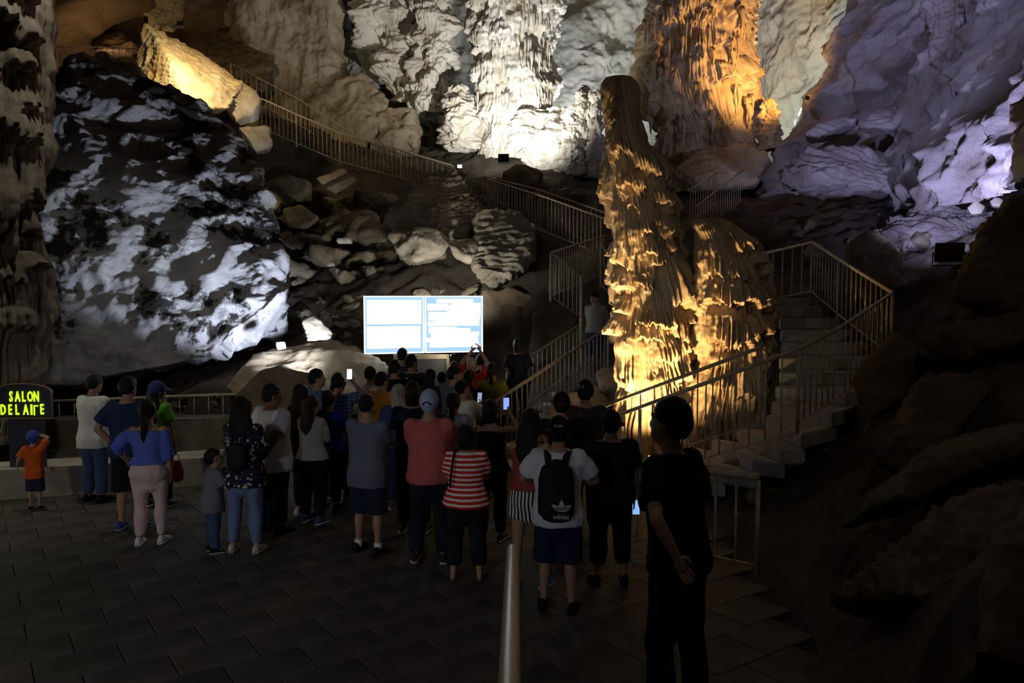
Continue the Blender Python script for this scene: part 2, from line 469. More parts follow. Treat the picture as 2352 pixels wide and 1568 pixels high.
# ------------------------------------------------------------------ cave walls
def wall(name, plan, z0, z1, ns, nz, m, seed, lobes=(), lean=0.0, rough=.5, flute=.05, fs=.2, edge=None, label=None, ridged=.3, crack=0.0):
    p = np.array(plan, float)
    seg = np.concatenate([[0], np.cumsum(np.linalg.norm(np.diff(p, axis=0), axis=1))])
    s = np.linspace(0, seg[-1], ns)
    ker = np.hanning(max(5, ns // 30) | 1); ker /= ker.sum(); pad = len(ker) // 2
    X = np.interp(s, seg, p[:, 0]); Y = np.interp(s, seg, p[:, 1])
    X = np.convolve(np.pad(X, pad, mode='edge'), ker, 'valid'); Y = np.convolve(np.pad(Y, pad, mode='edge'), ker, 'valid')
    tx, ty = np.gradient(X), np.gradient(Y); ln = np.hypot(tx, ty) + 1e-9
    nxv, nyv = ty / ln, -tx / ln
    z = np.linspace(z0, z1, nz)
    D = np.zeros((nz, ns), np.float32); rng = random.Random(seed)
    for k, lb in enumerate(lobes): D = np.maximum(D, drape(s, z, None, rng, seed=seed + 5 * k, **lb))
    S, Z = np.meshgrid(s, z)
    P3 = np.stack([np.tile(X, nz), np.tile(Y, nz), Z.ravel()], 1)
    n = fbm(P3 * np.array([1, 1, .7]), .28, 5, seed).reshape(D.shape) * rough + fbm(P3, .7, 4, seed + 4, ridged=True).reshape(D.shape) * rough * ridged
    n += flute * (1 - 2.2 * np.abs(n1(S / fs, seed + 8, Z * .35))) * smooth01(-.2, .3, n1(S / 3, seed + 9, Z / 4))
    if crack: n += crack * np.minimum(0, fbm(P3 + fbm(P3, 1, 2, 1)[:, None] * .5, .8, 3, seed + 40, ridged=True).reshape(D.shape) - .2)
    O = D + n
    le = lean * (Z - z0)
    XX = X[None] + nxv[None] * O; YY = Y[None] + nyv[None] * O - le
    if edge is not None: XX = XX + edge(Z)
    return tag(link(name, raw_mesh(name, np.stack([XX.ravel(), YY.ravel(), Z.ravel()], 1), gridf(ns, nz)), m), label, None, None, 'structure')


def pl(*a): return [tuple(at(px, 200, d)[:2]) for px, d in a]
wall('wall_left', pl((-420, 30), (-100, 34), (120, 36), (330, 35.5), (500, 34.5)) + [], 8, 18.5, 200, 150, M_dark, 11,
     [dict(n=60, w=(.4, 1.2), h=(.8, 2.4), amp=.5, zr=(10, 18), fs=.25)], rough=1.2, label='brown far cave wall at the upper left')
wall('wall_back_left', pl((480, 36), (520, 33.5), (560, 31.6), (660, 31), (755, 30.6), (790, 31.2), (800, 33), (815, 34)), 7, 18.5, 170, 240, M_tan, 21,
     [dict(n=150, w=(.15, .6), h=(.5, 2.2), amp=.22, zr=(9, 18), fs=.12, flute=.5), dict(n=50, w=(.4, 1.0), h=(.6, 1.6), amp=.35, zr=(8, 12), fs=.2)], rough=.6, flute=.05, fs=.16, label='tan cave wall with fine vertical flutes')
wall('wall_back', pl((775, 33.4), (850, 33), (930, 33.2), (1000, 33), (1150, 33), (1270, 33), (1400, 33.6), (1500, 33.5), (1650, 32), (1760, 30.5), (1860, 28.5), (1935, 26.8), (1990, 26), (2080, 26)), 6.5, 18.5, 380, 240, M_grey, 31,
     [dict(n=60, w=(.3, .8), h=(.6, 1.8), amp=.5, zr=(11, 18), fs=.16, ur=(0, 4.0))], rough=.55, flute=.03, fs=.25, crack=.25, label='grey back wall of the cave')
wall('wall_right', pl((1955, 25.6), (1950, 24.2), (1975, 23.2), (2040, 22), (2130, 21.2), (2240, 20), (2350, 18.8), (2500, 16.5), (2700, 13), (3100, 9)), 4.5, 15.5, 300, 230, M_lilac, 41,
     [dict(n=60, w=(.2, .6), h=(.6, 2.0), amp=.35, zr=(8, 15), fs=.12, ur=(4.5, 9))], lean=.05, rough=.8, flute=.02, fs=.2, ridged=.55,
     edge=lambda Z: np.clip((Z - 11.5) * .42, -2.6, 3) * smooth01(0, 1, 1), label='violet lit right wall of the cave')
# side and roof of the chamber beyond the frame
zs_ = np.linspace(0, 1, 60)
dx, dy = np.meshgrid(np.linspace(-24, 20, 70), np.linspace(-8, 40, 70))
dz = 17.6 - .012 * dx ** 2 - .006 * (dy - 14) ** 2 + fbm(np.stack([dx.ravel(), dy.ravel(), 0 * dx.ravel()], 1), .2, 4, 77).reshape(dx.shape) * 1.2
tag(link('ceiling', raw_mesh('ceiling', np.stack([dx.ravel(), dy.ravel(), dz.ravel()], 1), gridf(70, 70)[:, ::-1]), M_dark), 'rough rock roof of the cave', None, None, 'structure')

# ------------------------------------------------------------------ dripstone things
formation('flowstone_curtain', [(-80, 1062, 1290), (40, 1072, 1285), (110, 1080, 1278), (200, 1085, 1275), (255, 1092, 1272), (300, 1098, 1262), (372, 1095, 1250)], 29.6, 101, 250, 330,
          [dict(n=120, w=(.35, .9), h=(.5, 1.3), amp=.55, zr=(7, 17), fs=.1, fringe=.4), dict(n=160, w=(.12, .3), h=(.3, .9), amp=.38, zr=(7, 17), fs=.08), dict(n=26, w=(.4, .9), h=(.7, 1.2), amp=.65, zr=(7.5, 10.2), fs=.2, flute=.1)],
          M_white, flat_=.8, rough=.14, fs=.12, flute=.05, rsc=.82, label='bright white tiered flowstone curtain at the centre of the back wall', cat='flowstone')
formation('flowstone_curtain', [(-80, 800, 945), (30, 808, 940), (90, 830, 938), (150, 868, 940), (210, 900, 942), (240, 915, 945)], 31.5, 107, 130, 180,
          [dict(n=60, w=(.3, .9), h=(.5, 1.4), amp=.5, zr=(9, 17), fs=.12)], M_white, flat_=.6, rough=.3, rsc=.85, label='rough pale flowstone tapering down beside the tan fluted wall', cat='flowstone')
formation('flowstone_curtain', [(-80, 945, 1035), (60, 940, 1042), (140, 936, 1048), (210, 938, 1046), (262, 940, 1020)], 30.8, 113, 130, 210,
          [dict(n=80, w=(.2, .6), h=(.5, 1.3), amp=.4, zr=(9, 17), fs=.09), dict(n=40, w=(.1, .2), h=(.4, 1.2), amp=.3, zr=(9, 17), fs=.08)], M_white, flat_=.7, rough=.2, rsc=.8, label='narrow cream flowstone left of the white curtain', cat='flowstone')
formation('flowstone_mound', [(198, 1040, 1070), (225, 1022, 1088), (270, 1016, 1100), (315, 1020, 1108), (345, 1025, 1105)], 29.4, 127, 105, 105,
          [dict(n=60, w=(.2, .5), h=(.3, .7), amp=.3, zr=(8, 11), fs=.15, flute=.1)], M_white, flat_=.8, rough=.18, rsc=.82, label='knobbly cream flowstone mound at the foot of the white curtain', cat='flowstone')
formation('flowstone_mound', [(250, 1205, 1228), (268, 1185, 1262), (300, 1160, 1270), (345, 1160, 1258)], 28.6, 131, 130, 120,
          [dict(n=40, w=(.3, .6), h=(.3, .7), amp=.3, zr=(8, 10.5), fs=.3, flute=.1)], M_white, flat_=.7, rough=.15, rsc=.85, label='smooth white flowstone mound right under the curtain', cat='flowstone')
formation('flowstone_mound', [(248, 1275, 1305), (272, 1248, 1335), (320, 1225, 1372), (365, 1212, 1385), (405, 1215, 1392)], 27.4, 137, 150, 130,
          [dict(n=70, w=(.25, .7), h=(.5, 1.2), amp=.4, zr=(6.5, 10), fs=.12)], M_white, flat_=.6, rough=.25, rsc=.85, label='draped grey white flowstone mound left of the tall column', cat='flowstone')
for k, (px, py, w_, d_, lab) in enumerate([(1342, 196, 22, 26.9, 'broad'), (1316, 236, 16, 26.8, 'short'), (1370, 205, 16, 26.4, 'slim')]):
    formation('stalagmite', [(py, px - 5, px + 5), (py + 14, px - w_ * .8, px + w_ * .8), (py + 70, px - w_, px + w_), (405, px - w_ * 1.3, px + w_ * 1.3)], d_, 140 + k, 90, 150,
              [dict(n=30, w=(.1, .3), h=(.3, .8), amp=.2, zr=(6.5, 11), fs=.1)], M_white, rough=.1, rsc=.8, label=lab + ' white stalagmite rising behind the tall lit column', cat='stalagmite')
formation('dripstone_formation', [(-80, 1476, 1760), (20, 1470, 1752), (90, 1462, 1748), (150, 1450, 1748), (225, 1458, 1752), (280, 1490, 1752), (330, 1505, 1765), (385, 1512, 1790), (445, 1520, 1795)], 25.4, 151, 280, 330,
          [dict(n=170, w=(.25, .7), h=(.4, 1.2), amp=.6, zr=(6, 14.5), fs=.09, fringe=.5), dict(n=200, w=(.08, .2), h=(.3, 1.0), amp=.45, zr=(6.5, 14.5), fs=.07)], M_amber, flat_=.75, rough=.16, fs=.1, flute=.05, rsc=.8,
          label='massive amber dripstone formation lit orange on its right side', cat='dripstone')
formation('stalagmite', [(228, 1758, 1774), (246, 1752, 1784), (300, 1750, 1792), (345, 1742, 1796)], 24.0, 161, 90, 130, [dict(n=20, w=(.1, .25), h=(.2, .5), amp=.12, zr=(7, 9.5), fs=.12)], M_amber, rough=.1, label='small orange stalagmite against the pale green wall', cat='stalagmite')
formation('flowstone', [(-80, 2135, 2245), (60, 2142, 2240), (130, 2146, 2238), (190, 2155, 2232), (215, 2160, 2228)], 18.9, 171, 120, 170,
          [dict(n=60, w=(.15, .5), h=(.5, 1.3), amp=.22, zr=(7, 12.5), fs=.08)], M_lilac, rough=.08, rsc=.88, label='violet fluted flowstone column high on the right wall', cat='flowstone')
formation('flowstone', [(-80, 2290, 2420), (100, 2262, 2440), (200, 2215, 2460), (330, 2225, 2480)], 17.6, 173, 140, 180,
          [dict(n=80, w=(.2, .6), h=(.5, 1.3), amp=.25, zr=(6, 12.5), fs=.08)], M_lilac, rough=.15, rsc=.88, flat_=.6, label='broad violet flowstone at the right edge of the wall', cat='flowstone')

formation('flowstone', [(-80, 352, 430), (0, 356, 424), (40, 345, 412), (62, 340, 400)], 30.5, 177, 110, 120, [dict(n=30, w=(.15, .4), h=(.4, 1.0), amp=.25, zr=(11, 16), fs=.1)], M_amber, rough=.1, rsc=.85, label='warm lit pillar behind the golden slab', cat='flowstone')
# slim stalactites hanging from the two big formations, one object each
rst = random.Random(8)
def stalactites(n, pxr, pyr, pc, hw, d0, dep, m, lab, grp, lr, rr):
    for _ in range(n):
        px = rst.uniform(*pxr); py = rst.uniform(*pyr); q = max(-.95, min(.95, (px - pc) / hw))
        p = at(px, py, d0 - dep * math.sqrt(1 - q * q) - rst.uniform(.05, .3)); L_ = rst.uniform(*lr); r_ = rst.uniform(*rr)
        mb = MB().tube([(0, .14, L_ + .1), (0, .02, L_ * .97), (r_ * .1, 0, L_ * .7), (0, 0, L_ * .35), (0, 0, 0)], [r_ * 1.5, r_ * 1.15, r_ * .85, r_ * .6, r_ * .12], 9)
        tag(mb.build('stalactite', m, None, (p[0], p[1], p[2] - L_), True), lab, 'stalactite', grp)
stalactites(46, (1478, 1738), (15, 290), 1612, 145, 25.4, 1.4, M_amber, 'slim stalactite hanging from the amber dripstone formation', 'stalactites of the amber dripstone', (.3, 1.0), (.03, .075))
stalactites(30, (1090, 1268), (20, 230), 1180, 105, 29.6, 1.15, M_white, 'slim white stalactite hanging from the bright central curtain', 'stalactites of the white curtain', (.3, .9), (.03, .07))
# the tall column by the right stair: a leaning main shaft and the lower mass on its right
S0 = at(1500, 1090, 12.6); S0[2] = 0.0
col_ = empty('tall_stalagmite', S0, 'tall leaning dripstone column lit orange from its foot beside the right stair', 'stalagmite')
formation('shaft', [(178, 1392, 1448), (190, 1378, 1462), (260, 1376, 1475), (330, 1378, 1500), (400, 1382, 1535), (480, 1389, 1560), (560, 1396, 1578), (620, 1392, 1590), (700, 1402, 1600), (760, 1398, 1605), (850, 1418, 1610), (900, 1420, 1620), (960, 1424, 1640), (1080, 1425, 1650)], 12.8, 181, 360, 460,
          [dict(n=30, w=(.16, .34), h=(.3, .7), amp=.22, zr=(.3, 5.2), fs=.055, fringe=.55, flute=.5),
           dict(n=150, w=(.06, .15), h=(.15, .45), amp=.2, zr=(.3, 5.2), fs=.045, fringe=.6, flute=.4)],
          M_stal, col_, flat_=.9, rough=.04, fs=.05, flute=.03, rsc=.83, mflute=.5, mfringe=.5,
          manual=[(1410, 215, 28, 26, .13), (1412, 252, 27, 20, .14), (1410, 275, 30, 20, .15), (1412, 298, 36, 75, .2), (1452, 330, 24, 75, .17), (1425, 392, 34, 55, .2), (1420, 458, 42, 165, .26), (1470, 480, 24, 75, .2), (1478, 550, 22, 45, .18), (1528, 490, 44, 70, .18),
                  (1502, 572, 28, 45, .26), (1548, 588, 46, 140, .36), (1408, 618, 26, 45, .26), (1450, 618, 32, 50, .28), (1415, 678, 32, 45, .28), (1492, 690, 42, 65, .36), (1404, 722, 34, 50, .3), (1462, 738, 44, 45, .3), (1432, 762, 48, 145, .32), (1512, 768, 34, 65, .3), (1542, 800, 38, 85, .26), (1500, 838, 46, 100, .3), (1432, 868, 50, 190, .36), (1520, 930, 60, 140, .3)])
formation('side_mass', [(505, 1583, 1662), (525, 1580, 1705), (555, 1578, 1745), (585, 1577, 1768), (640, 1578, 1782), (740, 1582, 1788), (830, 1580, 1782), (900, 1578, 1760), (950, 1560, 1755), (1040, 1545, 1770)], 12.5, 191, 250, 310,
          [dict(n=24, w=(.2, .4), h=(.3, .8), amp=.2, zr=(.3, 4.0), fs=.05, fringe=.45, flute=.4), dict(n=150, w=(.05, .13), h=(.15, .4), amp=.2, zr=(.3, 3.6), fs=.045, fringe=.5)], M_stal, col_, flat_=.75, rough=.06, fs=.05, flute=.03, rsc=.8, mflute=.55, mfringe=.55,
          manual=[(1628, 558, 36, 100, .3), (1640, 640, 66, 65, .42), (1702, 600, 34, 65, .26), (1712, 650, 44, 55, .26), (1742, 718, 44, 55, .26), (1692, 738, 34, 65, .26), (1652, 700, 28, 100, .3), (1640, 800, 34, 90, .26), (1622, 878, 48, 130, .28), (1702, 828, 44, 100, .3), (1682, 898, 54, 140, .3), (1738, 898, 28, 100, .25)])
# the dull column at the left edge
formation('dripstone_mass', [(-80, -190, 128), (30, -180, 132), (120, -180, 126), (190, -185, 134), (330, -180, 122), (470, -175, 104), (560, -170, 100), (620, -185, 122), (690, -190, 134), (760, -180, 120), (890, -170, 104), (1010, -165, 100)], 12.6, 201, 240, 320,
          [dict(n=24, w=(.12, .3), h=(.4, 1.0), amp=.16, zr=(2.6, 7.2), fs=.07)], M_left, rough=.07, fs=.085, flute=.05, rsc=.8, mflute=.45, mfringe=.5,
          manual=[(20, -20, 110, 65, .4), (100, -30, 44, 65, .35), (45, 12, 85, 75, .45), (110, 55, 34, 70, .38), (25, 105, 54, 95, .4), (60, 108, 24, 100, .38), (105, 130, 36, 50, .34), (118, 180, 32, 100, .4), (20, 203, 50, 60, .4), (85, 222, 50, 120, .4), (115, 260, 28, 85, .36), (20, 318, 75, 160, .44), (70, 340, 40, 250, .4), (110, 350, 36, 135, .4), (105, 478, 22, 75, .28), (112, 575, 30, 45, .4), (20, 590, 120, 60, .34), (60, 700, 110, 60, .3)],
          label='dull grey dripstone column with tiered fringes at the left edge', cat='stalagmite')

# ------------------------------------------------------------------ boulders and slabs
rock('boulder', [(150, 135, 19.5), (235, 120, 20.5), (330, 190, 20), (470, 240, 20), (545, 300, 20), (590, 400, 19), (650, 560, 17.6), (696, 745, 16.2), (690, 772, 16.1), (560, 800, 15.8), (400, 845, 15.4), (250, 878, 15.0), (110, 880, 14.8), (60, 700, 15.5), (60, 400, 17)], 3.2, 211, M_boul,
     'huge grey slab boulder with black patches above the left railing', vs=.055, amp=.36, sc=.8, oc=8, ridged=.55, shrink=.95, cuts=5, sm=1)
rock('boulder', [(333, 54, 24.2), (362, 92, 23.2), (392, 140, 22.3), (432, 252, 21.5), (345, 208, 22.8), (314, 150, 23.8), (318, 110, 24.2), (395, 88, 24.3), (440, 110, 24.4), (560, 190, 24.0), (525, 250, 22.6), (480, 200, 22.6)], 1.2, 221, M_gold, 'golden lit angular slab on top of the patchy boulder', vs=.035, amp=.09, sc=1.4, strata=.35, sdir=(.3, .5, .8), sm=0, cuts=0, oc=6, ridged=.7)
rock('boulder', [(498, 175, 24), (560, 190, 24), (600, 225, 23.6), (598, 285, 23.3), (560, 292, 23), (520, 250, 23)], 1.2, 223, M_tan, 'pale rounded slab hanging right of the golden slab', vs=.05, amp=.12)
rock('boulder', [(545, 290, 23), (620, 290, 23.5), (625, 335, 23), (590, 345, 22.5)], 1.0, 224, M_rub, 'grey angular block under the pale slab', vs=.05, amp=.1)
rock('boulder', [(1062, 388, 21.5), (1112, 410, 21.8), (1118, 470, 21), (1085, 530, 20.3), (1000, 560, 20), (900, 540, 20.2), (888, 495, 20.8), (940, 440, 21.2), (1010, 400, 21.5)], 2.0, 231, M_rub, 'layered dark outcrop carrying the small lamp', vs=.05, amp=.2, sc=1.2, strata=.6, sdir=(-.35, .1, .9))
rock('boulder', [(895, 540, 19.6), (1000, 520, 19.4), (1038, 545, 19.4), (1030, 580, 19.2), (960, 600, 19.2), (910, 596, 19.4)], 1.2, 233, M_rub, 'pale lumpy rock under the layered outcrop', vs=.04, amp=.16, sc=1.6)
rock('boulder', [(1030, 555, 19.4), (1075, 548, 19.6), (1105, 560, 19.4), (1080, 602, 19), (1045, 585, 19.1)], .8, 235, M_rub, 'small pale wedge rock right of the lumpy rock', vs=.035, amp=.1, sc=2)
rock('boulder', [(1095, 490, 20.2), (1180, 480, 20.4), (1240, 520, 20), (1232, 580, 19.4), (1190, 620, 19), (1130, 655, 18.7), (1088, 610, 19), (1100, 550, 19.6)], 1.6, 237, M_rub, 'broad rock with a pale broken edge below the middle railing', vs=.045, amp=.22, sc=1.3, strata=.3)
rock('boulder', [(1225, 720, 17.7), (1262, 695, 17.9), (1310, 705, 18), (1335, 760, 17.7), (1330, 850, 17.2), (1240, 870, 17.2), (1215, 800, 17.4)], 1.2, 239, M_brown, 'big rounded brown boulder beneath the left stair', vs=.045, amp=.1)
rock('boulder', [(1110, 670, 19.4), (1230, 650, 19.5), (1250, 760, 18.8), (1225, 850, 18.2), (1110, 860, 18.2)], 1.2, 241, M_brown, 'dark rock mass right of the lit screen', vs=.05, amp=.18)
rock('boulder', [(600, 420, 25.2), (660, 400, 25.4), (715, 415, 25.3), (725, 455, 25), (660, 470, 24.8), (610, 460, 25)], 1.2, 243, M_rub, 'dark blocky boulder under the far railing', vs=.05, amp=.1)
rock('boulder', [(725, 408, 24.8), (795, 384, 25), (802, 392, 24.9), (740, 424, 24.6)], .5, 245, M_tan, 'upper of two long pale slabs on the slope', vs=.03, amp=.04)
rock('boulder', [(748, 432, 24.5), (812, 402, 24.7), (822, 412, 24.6), (770, 446, 24.3)], .5, 246, M_tan, 'lower of two long pale slabs on the slope', vs=.03, amp=.04)
rock('boulder', [(612, 455, 24.4), (640, 460, 24.2), (648, 486, 24), (620, 482, 24)], .5, 247, M_tan, 'small pale rock by the patchy boulder edge', vs=.03, amp=.05)
rock('boulder', [(648, 480, 23.6), (690, 468, 23.8), (740, 500, 23.4), (700, 530, 23), (660, 520, 23.2)], .9, 248, M_rub, 'grey rock with a pale face mid slope', vs=.04, amp=.1)
rock('boulder', [(692, 735, 15.8), (720, 722, 16), (765, 765, 15.8), (760, 780, 15.6), (705, 782, 15.5)], .6, 251, M_rub, 'pale rounded rock at the tip of the patchy boulder', vs=.03, amp=.05)
rock('boulder', [(632, 785, 15.3), (655, 782, 15.4), (660, 800, 15.3), (635, 803, 15.2)], .25, 252, M_rub, 'small pale stone under the patchy boulder', vs=.02, amp=.02)
rock('boulder', [(545, 905, 13.9), (600, 848, 14.2), (650, 834, 14.3), (735, 868, 14.2), (745, 930, 13.8), (640, 990, 13.6), (545, 980, 13.6)], .9, 253, M_brown, 'smooth brown boulder behind the visitors', vs=.04, amp=.08)
rock('boulder', [(490, 860, 15.6), (560, 815, 16.2), (690, 785, 16.8), (780, 785, 17), (850, 815, 16.6), (905, 850, 15.6), (905, 950, 14.6), (740, 960, 14.6), (560, 930, 14.8)], 1.2, 255, M_tan, 'wide pale sloping rock left of the lit screen', vs=.05, amp=.14, sc=1.0)
rock('boulder', [(1785, 390, 18.4), (1850, 340, 18.8), (1990, 330, 19), (2075, 400, 18.6), (2060, 430, 18.2), (1850, 430, 17.8), (1790, 410, 18)], 1.6, 261, M_lilac, 'cracked grey boulder at the foot of the right wall', vs=.05, amp=.2, strata=.3)
rock('boulder', [(1840, 305, 19.8), (1955, 260, 20.2), (1975, 272, 20), (1880, 312, 19.6)], 1.0, 262, M_lilac, 'thin violet ledge above the cracked boulder', vs=.04, amp=.1, strata=.4)
rock('boulder', [(1965, 285, 19.6), (2010, 250, 19.8), (2090, 250, 19.6), (2095, 285, 19.3), (2030, 295, 19.3)], 1.0, 263, M_lilac, 'violet block on the right wall ledge', vs=.04, amp=.12, strata=.3)
rock('boulder', [(2070, 350, 18.2), (2140, 230, 19), (2230, 235, 18.8), (2360, 330, 18), (2360, 400, 17.4), (2230, 400, 17.2), (2080, 410, 17.6)], 2.0, 264, M_lilac, 'great violet rounded boulder at the upper right', vs=.055, amp=.22, sc=.9, strata=.25)
rock('boulder', [(2050, 420, 17.6), (2100, 345, 18), (2260, 370, 17.4), (2310, 400, 17), (2220, 450, 16.6), (2070, 460, 17)], 1.4, 265, M_lilac, 'brightest violet boulder below the great rounded one', vs=.05, amp=.2, sc=1.1)
rock('boulder', [(1990, 530, 17), (2120, 480, 17.4), (2270, 470, 17), (2290, 500, 16.6), (2150, 575, 16), (2000, 565, 16.3)], 1.0, 266, M_lilac, 'layered violet slab sloping toward the dark floodlight', vs=.045, amp=.2, strata=.7, sdir=(.2, .2, 1))
for k, (px, py, r, lab) in enumerate([(2242, 476, 22, 'large'), (2288, 462, 17, 'middle'), (2268, 446, 13, 'topmost')]):
    rock('boulder', [(px - r, py, 16), (px, py - r * .8, 16), (px + r, py - 2, 16), (px + r * .6, py + r * .7, 15.9), (px - r * .5, py + r * .7, 15.9)], .3, 270 + k, M_white, lab + ' white stone of the three lying on the violet slope', vs=.025, amp=.03)
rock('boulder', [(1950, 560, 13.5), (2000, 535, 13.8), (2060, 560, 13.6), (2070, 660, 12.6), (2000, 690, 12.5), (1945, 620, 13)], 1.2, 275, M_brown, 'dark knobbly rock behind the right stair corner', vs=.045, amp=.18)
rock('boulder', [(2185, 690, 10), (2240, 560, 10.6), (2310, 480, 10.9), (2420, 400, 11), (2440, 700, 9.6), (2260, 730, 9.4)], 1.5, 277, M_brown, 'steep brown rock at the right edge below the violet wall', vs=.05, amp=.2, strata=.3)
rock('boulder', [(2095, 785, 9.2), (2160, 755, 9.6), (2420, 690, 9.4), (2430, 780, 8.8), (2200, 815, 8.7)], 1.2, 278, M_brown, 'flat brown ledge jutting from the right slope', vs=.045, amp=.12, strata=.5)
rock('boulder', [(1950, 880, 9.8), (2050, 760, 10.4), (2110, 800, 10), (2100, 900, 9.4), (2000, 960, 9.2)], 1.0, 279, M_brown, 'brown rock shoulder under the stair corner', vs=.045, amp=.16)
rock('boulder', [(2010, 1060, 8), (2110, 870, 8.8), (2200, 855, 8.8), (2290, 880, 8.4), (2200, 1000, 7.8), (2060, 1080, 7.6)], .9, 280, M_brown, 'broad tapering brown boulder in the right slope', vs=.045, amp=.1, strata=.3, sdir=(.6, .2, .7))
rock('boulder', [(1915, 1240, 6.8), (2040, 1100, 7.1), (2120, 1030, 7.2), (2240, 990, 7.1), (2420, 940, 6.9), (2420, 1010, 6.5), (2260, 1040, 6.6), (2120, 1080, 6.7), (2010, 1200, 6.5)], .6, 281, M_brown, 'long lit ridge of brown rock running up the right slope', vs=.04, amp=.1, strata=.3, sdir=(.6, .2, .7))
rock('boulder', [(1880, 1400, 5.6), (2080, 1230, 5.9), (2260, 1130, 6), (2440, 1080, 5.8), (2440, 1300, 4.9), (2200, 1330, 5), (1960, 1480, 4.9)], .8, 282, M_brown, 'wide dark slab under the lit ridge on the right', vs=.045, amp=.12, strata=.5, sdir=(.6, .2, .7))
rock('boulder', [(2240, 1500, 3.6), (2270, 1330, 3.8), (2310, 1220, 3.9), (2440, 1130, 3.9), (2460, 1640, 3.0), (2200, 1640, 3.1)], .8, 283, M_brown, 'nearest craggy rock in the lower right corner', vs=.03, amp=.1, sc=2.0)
rock('boulder', [(1250, 960, 12.9), (1290, 900, 13.4), (1370, 890, 13.6), (1400, 940, 13.1), (1390, 1010, 12.5), (1260, 1020, 12.4)], .8, 285, M_amber, 'orange lit rock between the two stairs', vs=.035, amp=.16, sc=1.6)
rock('boulder', [(1368, 860, 13.9), (1395, 838, 14), (1418, 850, 13.9), (1418, 900, 13.5), (1375, 900, 13.5)], .5, 286, M_amber, 'small amber rock against the foot of the tall column', vs=.03, amp=.08, sc=2)
rock('boulder', [(1150, 395, 24.6), (1200, 372, 25), (1250, 395, 24.8), (1225, 440, 24), (1150, 440, 24)], 1.0, 287, M_brown, 'brown boulder above the middle railing', vs=.045, amp=.12)
rock('boulder', [(835, 345, 29.2), (880, 250, 29.8), (945, 235, 30), (968, 290, 29.5), (960, 350, 28.8)], 1.5, 288, M_tan, 'tan fluted rock shoulder below the pale flowstone', vs=.06, amp=.25)
rock('boulder', [(640, 330, 29.6), (720, 200, 30.2), (830, 170, 30.2), (900, 230, 30), (840, 350, 29)], 1.2, 289, M_tan, 'tan rock buttress at the foot of the fluted wall', vs=.06, amp=.3)
rock('boulder', [(1540, 400, 23.2), (1600, 345, 23.8), (1700, 330, 23.8), (1770, 350, 23.4), (1740, 420, 22.6), (1580, 430, 22.6)], 1.4, 290, M_amber, 'rounded orange rock at the base of the amber dripstone', vs=.05, amp=.2)
rock('boulder', [(630, 95, 32), (610, 60, 33), (500, 60, 32), (470, 130, 30), (520, 200, 28.5), (620, 210, 28.5)], 1.5, 291, M_dark, 'dark rock hollow rim behind the golden slab', vs=.07, amp=.3)
rock('boulder', [(215, 95, 31), (265, 68, 31), (325, 100, 30.5), (310, 115, 30), (220, 115, 30)], 1.2, 292, M_dark, 'dark rounded boulder behind the top left railing', vs=.06, amp=.15)
rock('block', [(772, 546, 21), (810, 545, 21), (812, 558, 20.9), (774, 558, 20.9)], .3, 293, M_white, 'pale squared stone block lying mid slope', vs=.02, amp=.01, sm=1)
rock('block', [(748, 603, 20.3), (768, 602, 20.3), (770, 610, 20.2), (750, 611, 20.2)], .2, 294, M_white, 'small pale stone chip below the squared block', vs=.02, amp=.01, sm=1)

# loose rubble on the slope, one object each
rngr = random.Random(5)
protos = []
for k in range(6):
    th = [rngr.uniform(0, 6.28) for _ in range(14)]; ph = [rngr.uniform(-1, 1) for _ in range(14)]
    bm = bmesh.new()
    for a, b in zip(th, ph): bm.verts.new((math.cos(a) * math.sqrt(1 - b * b), math.sin(a) * math.sqrt(1 - b * b) * .8, b * .6))
    r_ = bmesh.ops.convex_hull(bm, input=bm.verts)
    dd = list({g for g in r_['geom_interior'] + r_['geom_unused'] if isinstance(g, bmesh.types.BMVert)})
    if dd: bmesh.ops.delete(bm, geom=dd, context='VERTS')
    bm.verts.index_update(); V = [tuple(v.co) for v in bm.verts]; Fc = [tuple(v.index for v in f.verts) for f in bm.faces]; bm.free()
    me = vox('loose_stone', [(V, Fc)], .12, 1)
    P = getv(me); P += getn(me) * (fbm(P, 2.2, 3, k) * .12)[:, None]; setv(me, P); me.materials.append([M_rub, M_tan, M_brown][k % 3])
    me.polygons.foreach_set('use_smooth', np.full(len(me.polygons), True)); protos.append(me)
zones = [((690, 850), (640, 790), (17.4, 20), 50, .09, .36, 'loose stones left of the lit screen', 'loose broken stone in the heap left of the lit screen'),
         ((880, 1110), (622, 680), (17.8, 20), 40, .1, .36, 'loose stones above the lit screen', 'loose broken stone in the heap above the lit screen'),
         ((380, 500), (855, 900), (15.0, 16.2), 26, .05, .16, 'rubble under the stained boulder', 'small rubble stone under the patchy boulder'),
         ((600, 900), (470, 620), (20.5, 26), 60, .14, .8, 'stones on the dark slope', 'dark loose stone on the slope below the far railing'),
         ((1130, 1500), (400, 480), (23.5, 27), 16, .15, .5, 'stones above the middle railing', 'brown loose stone above the middle railing'),
         ((1500, 1900), (1060, 1140), (9.4, 10.6), 18, .06, .2, 'stones below the right stair', 'dark loose stone below the right stair'),
         ((1780, 2150), (440, 560), (15.5, 18.5), 18, .12, .4, 'stones under the violet wall', 'loose stone on the dark slope under the violet wall')]
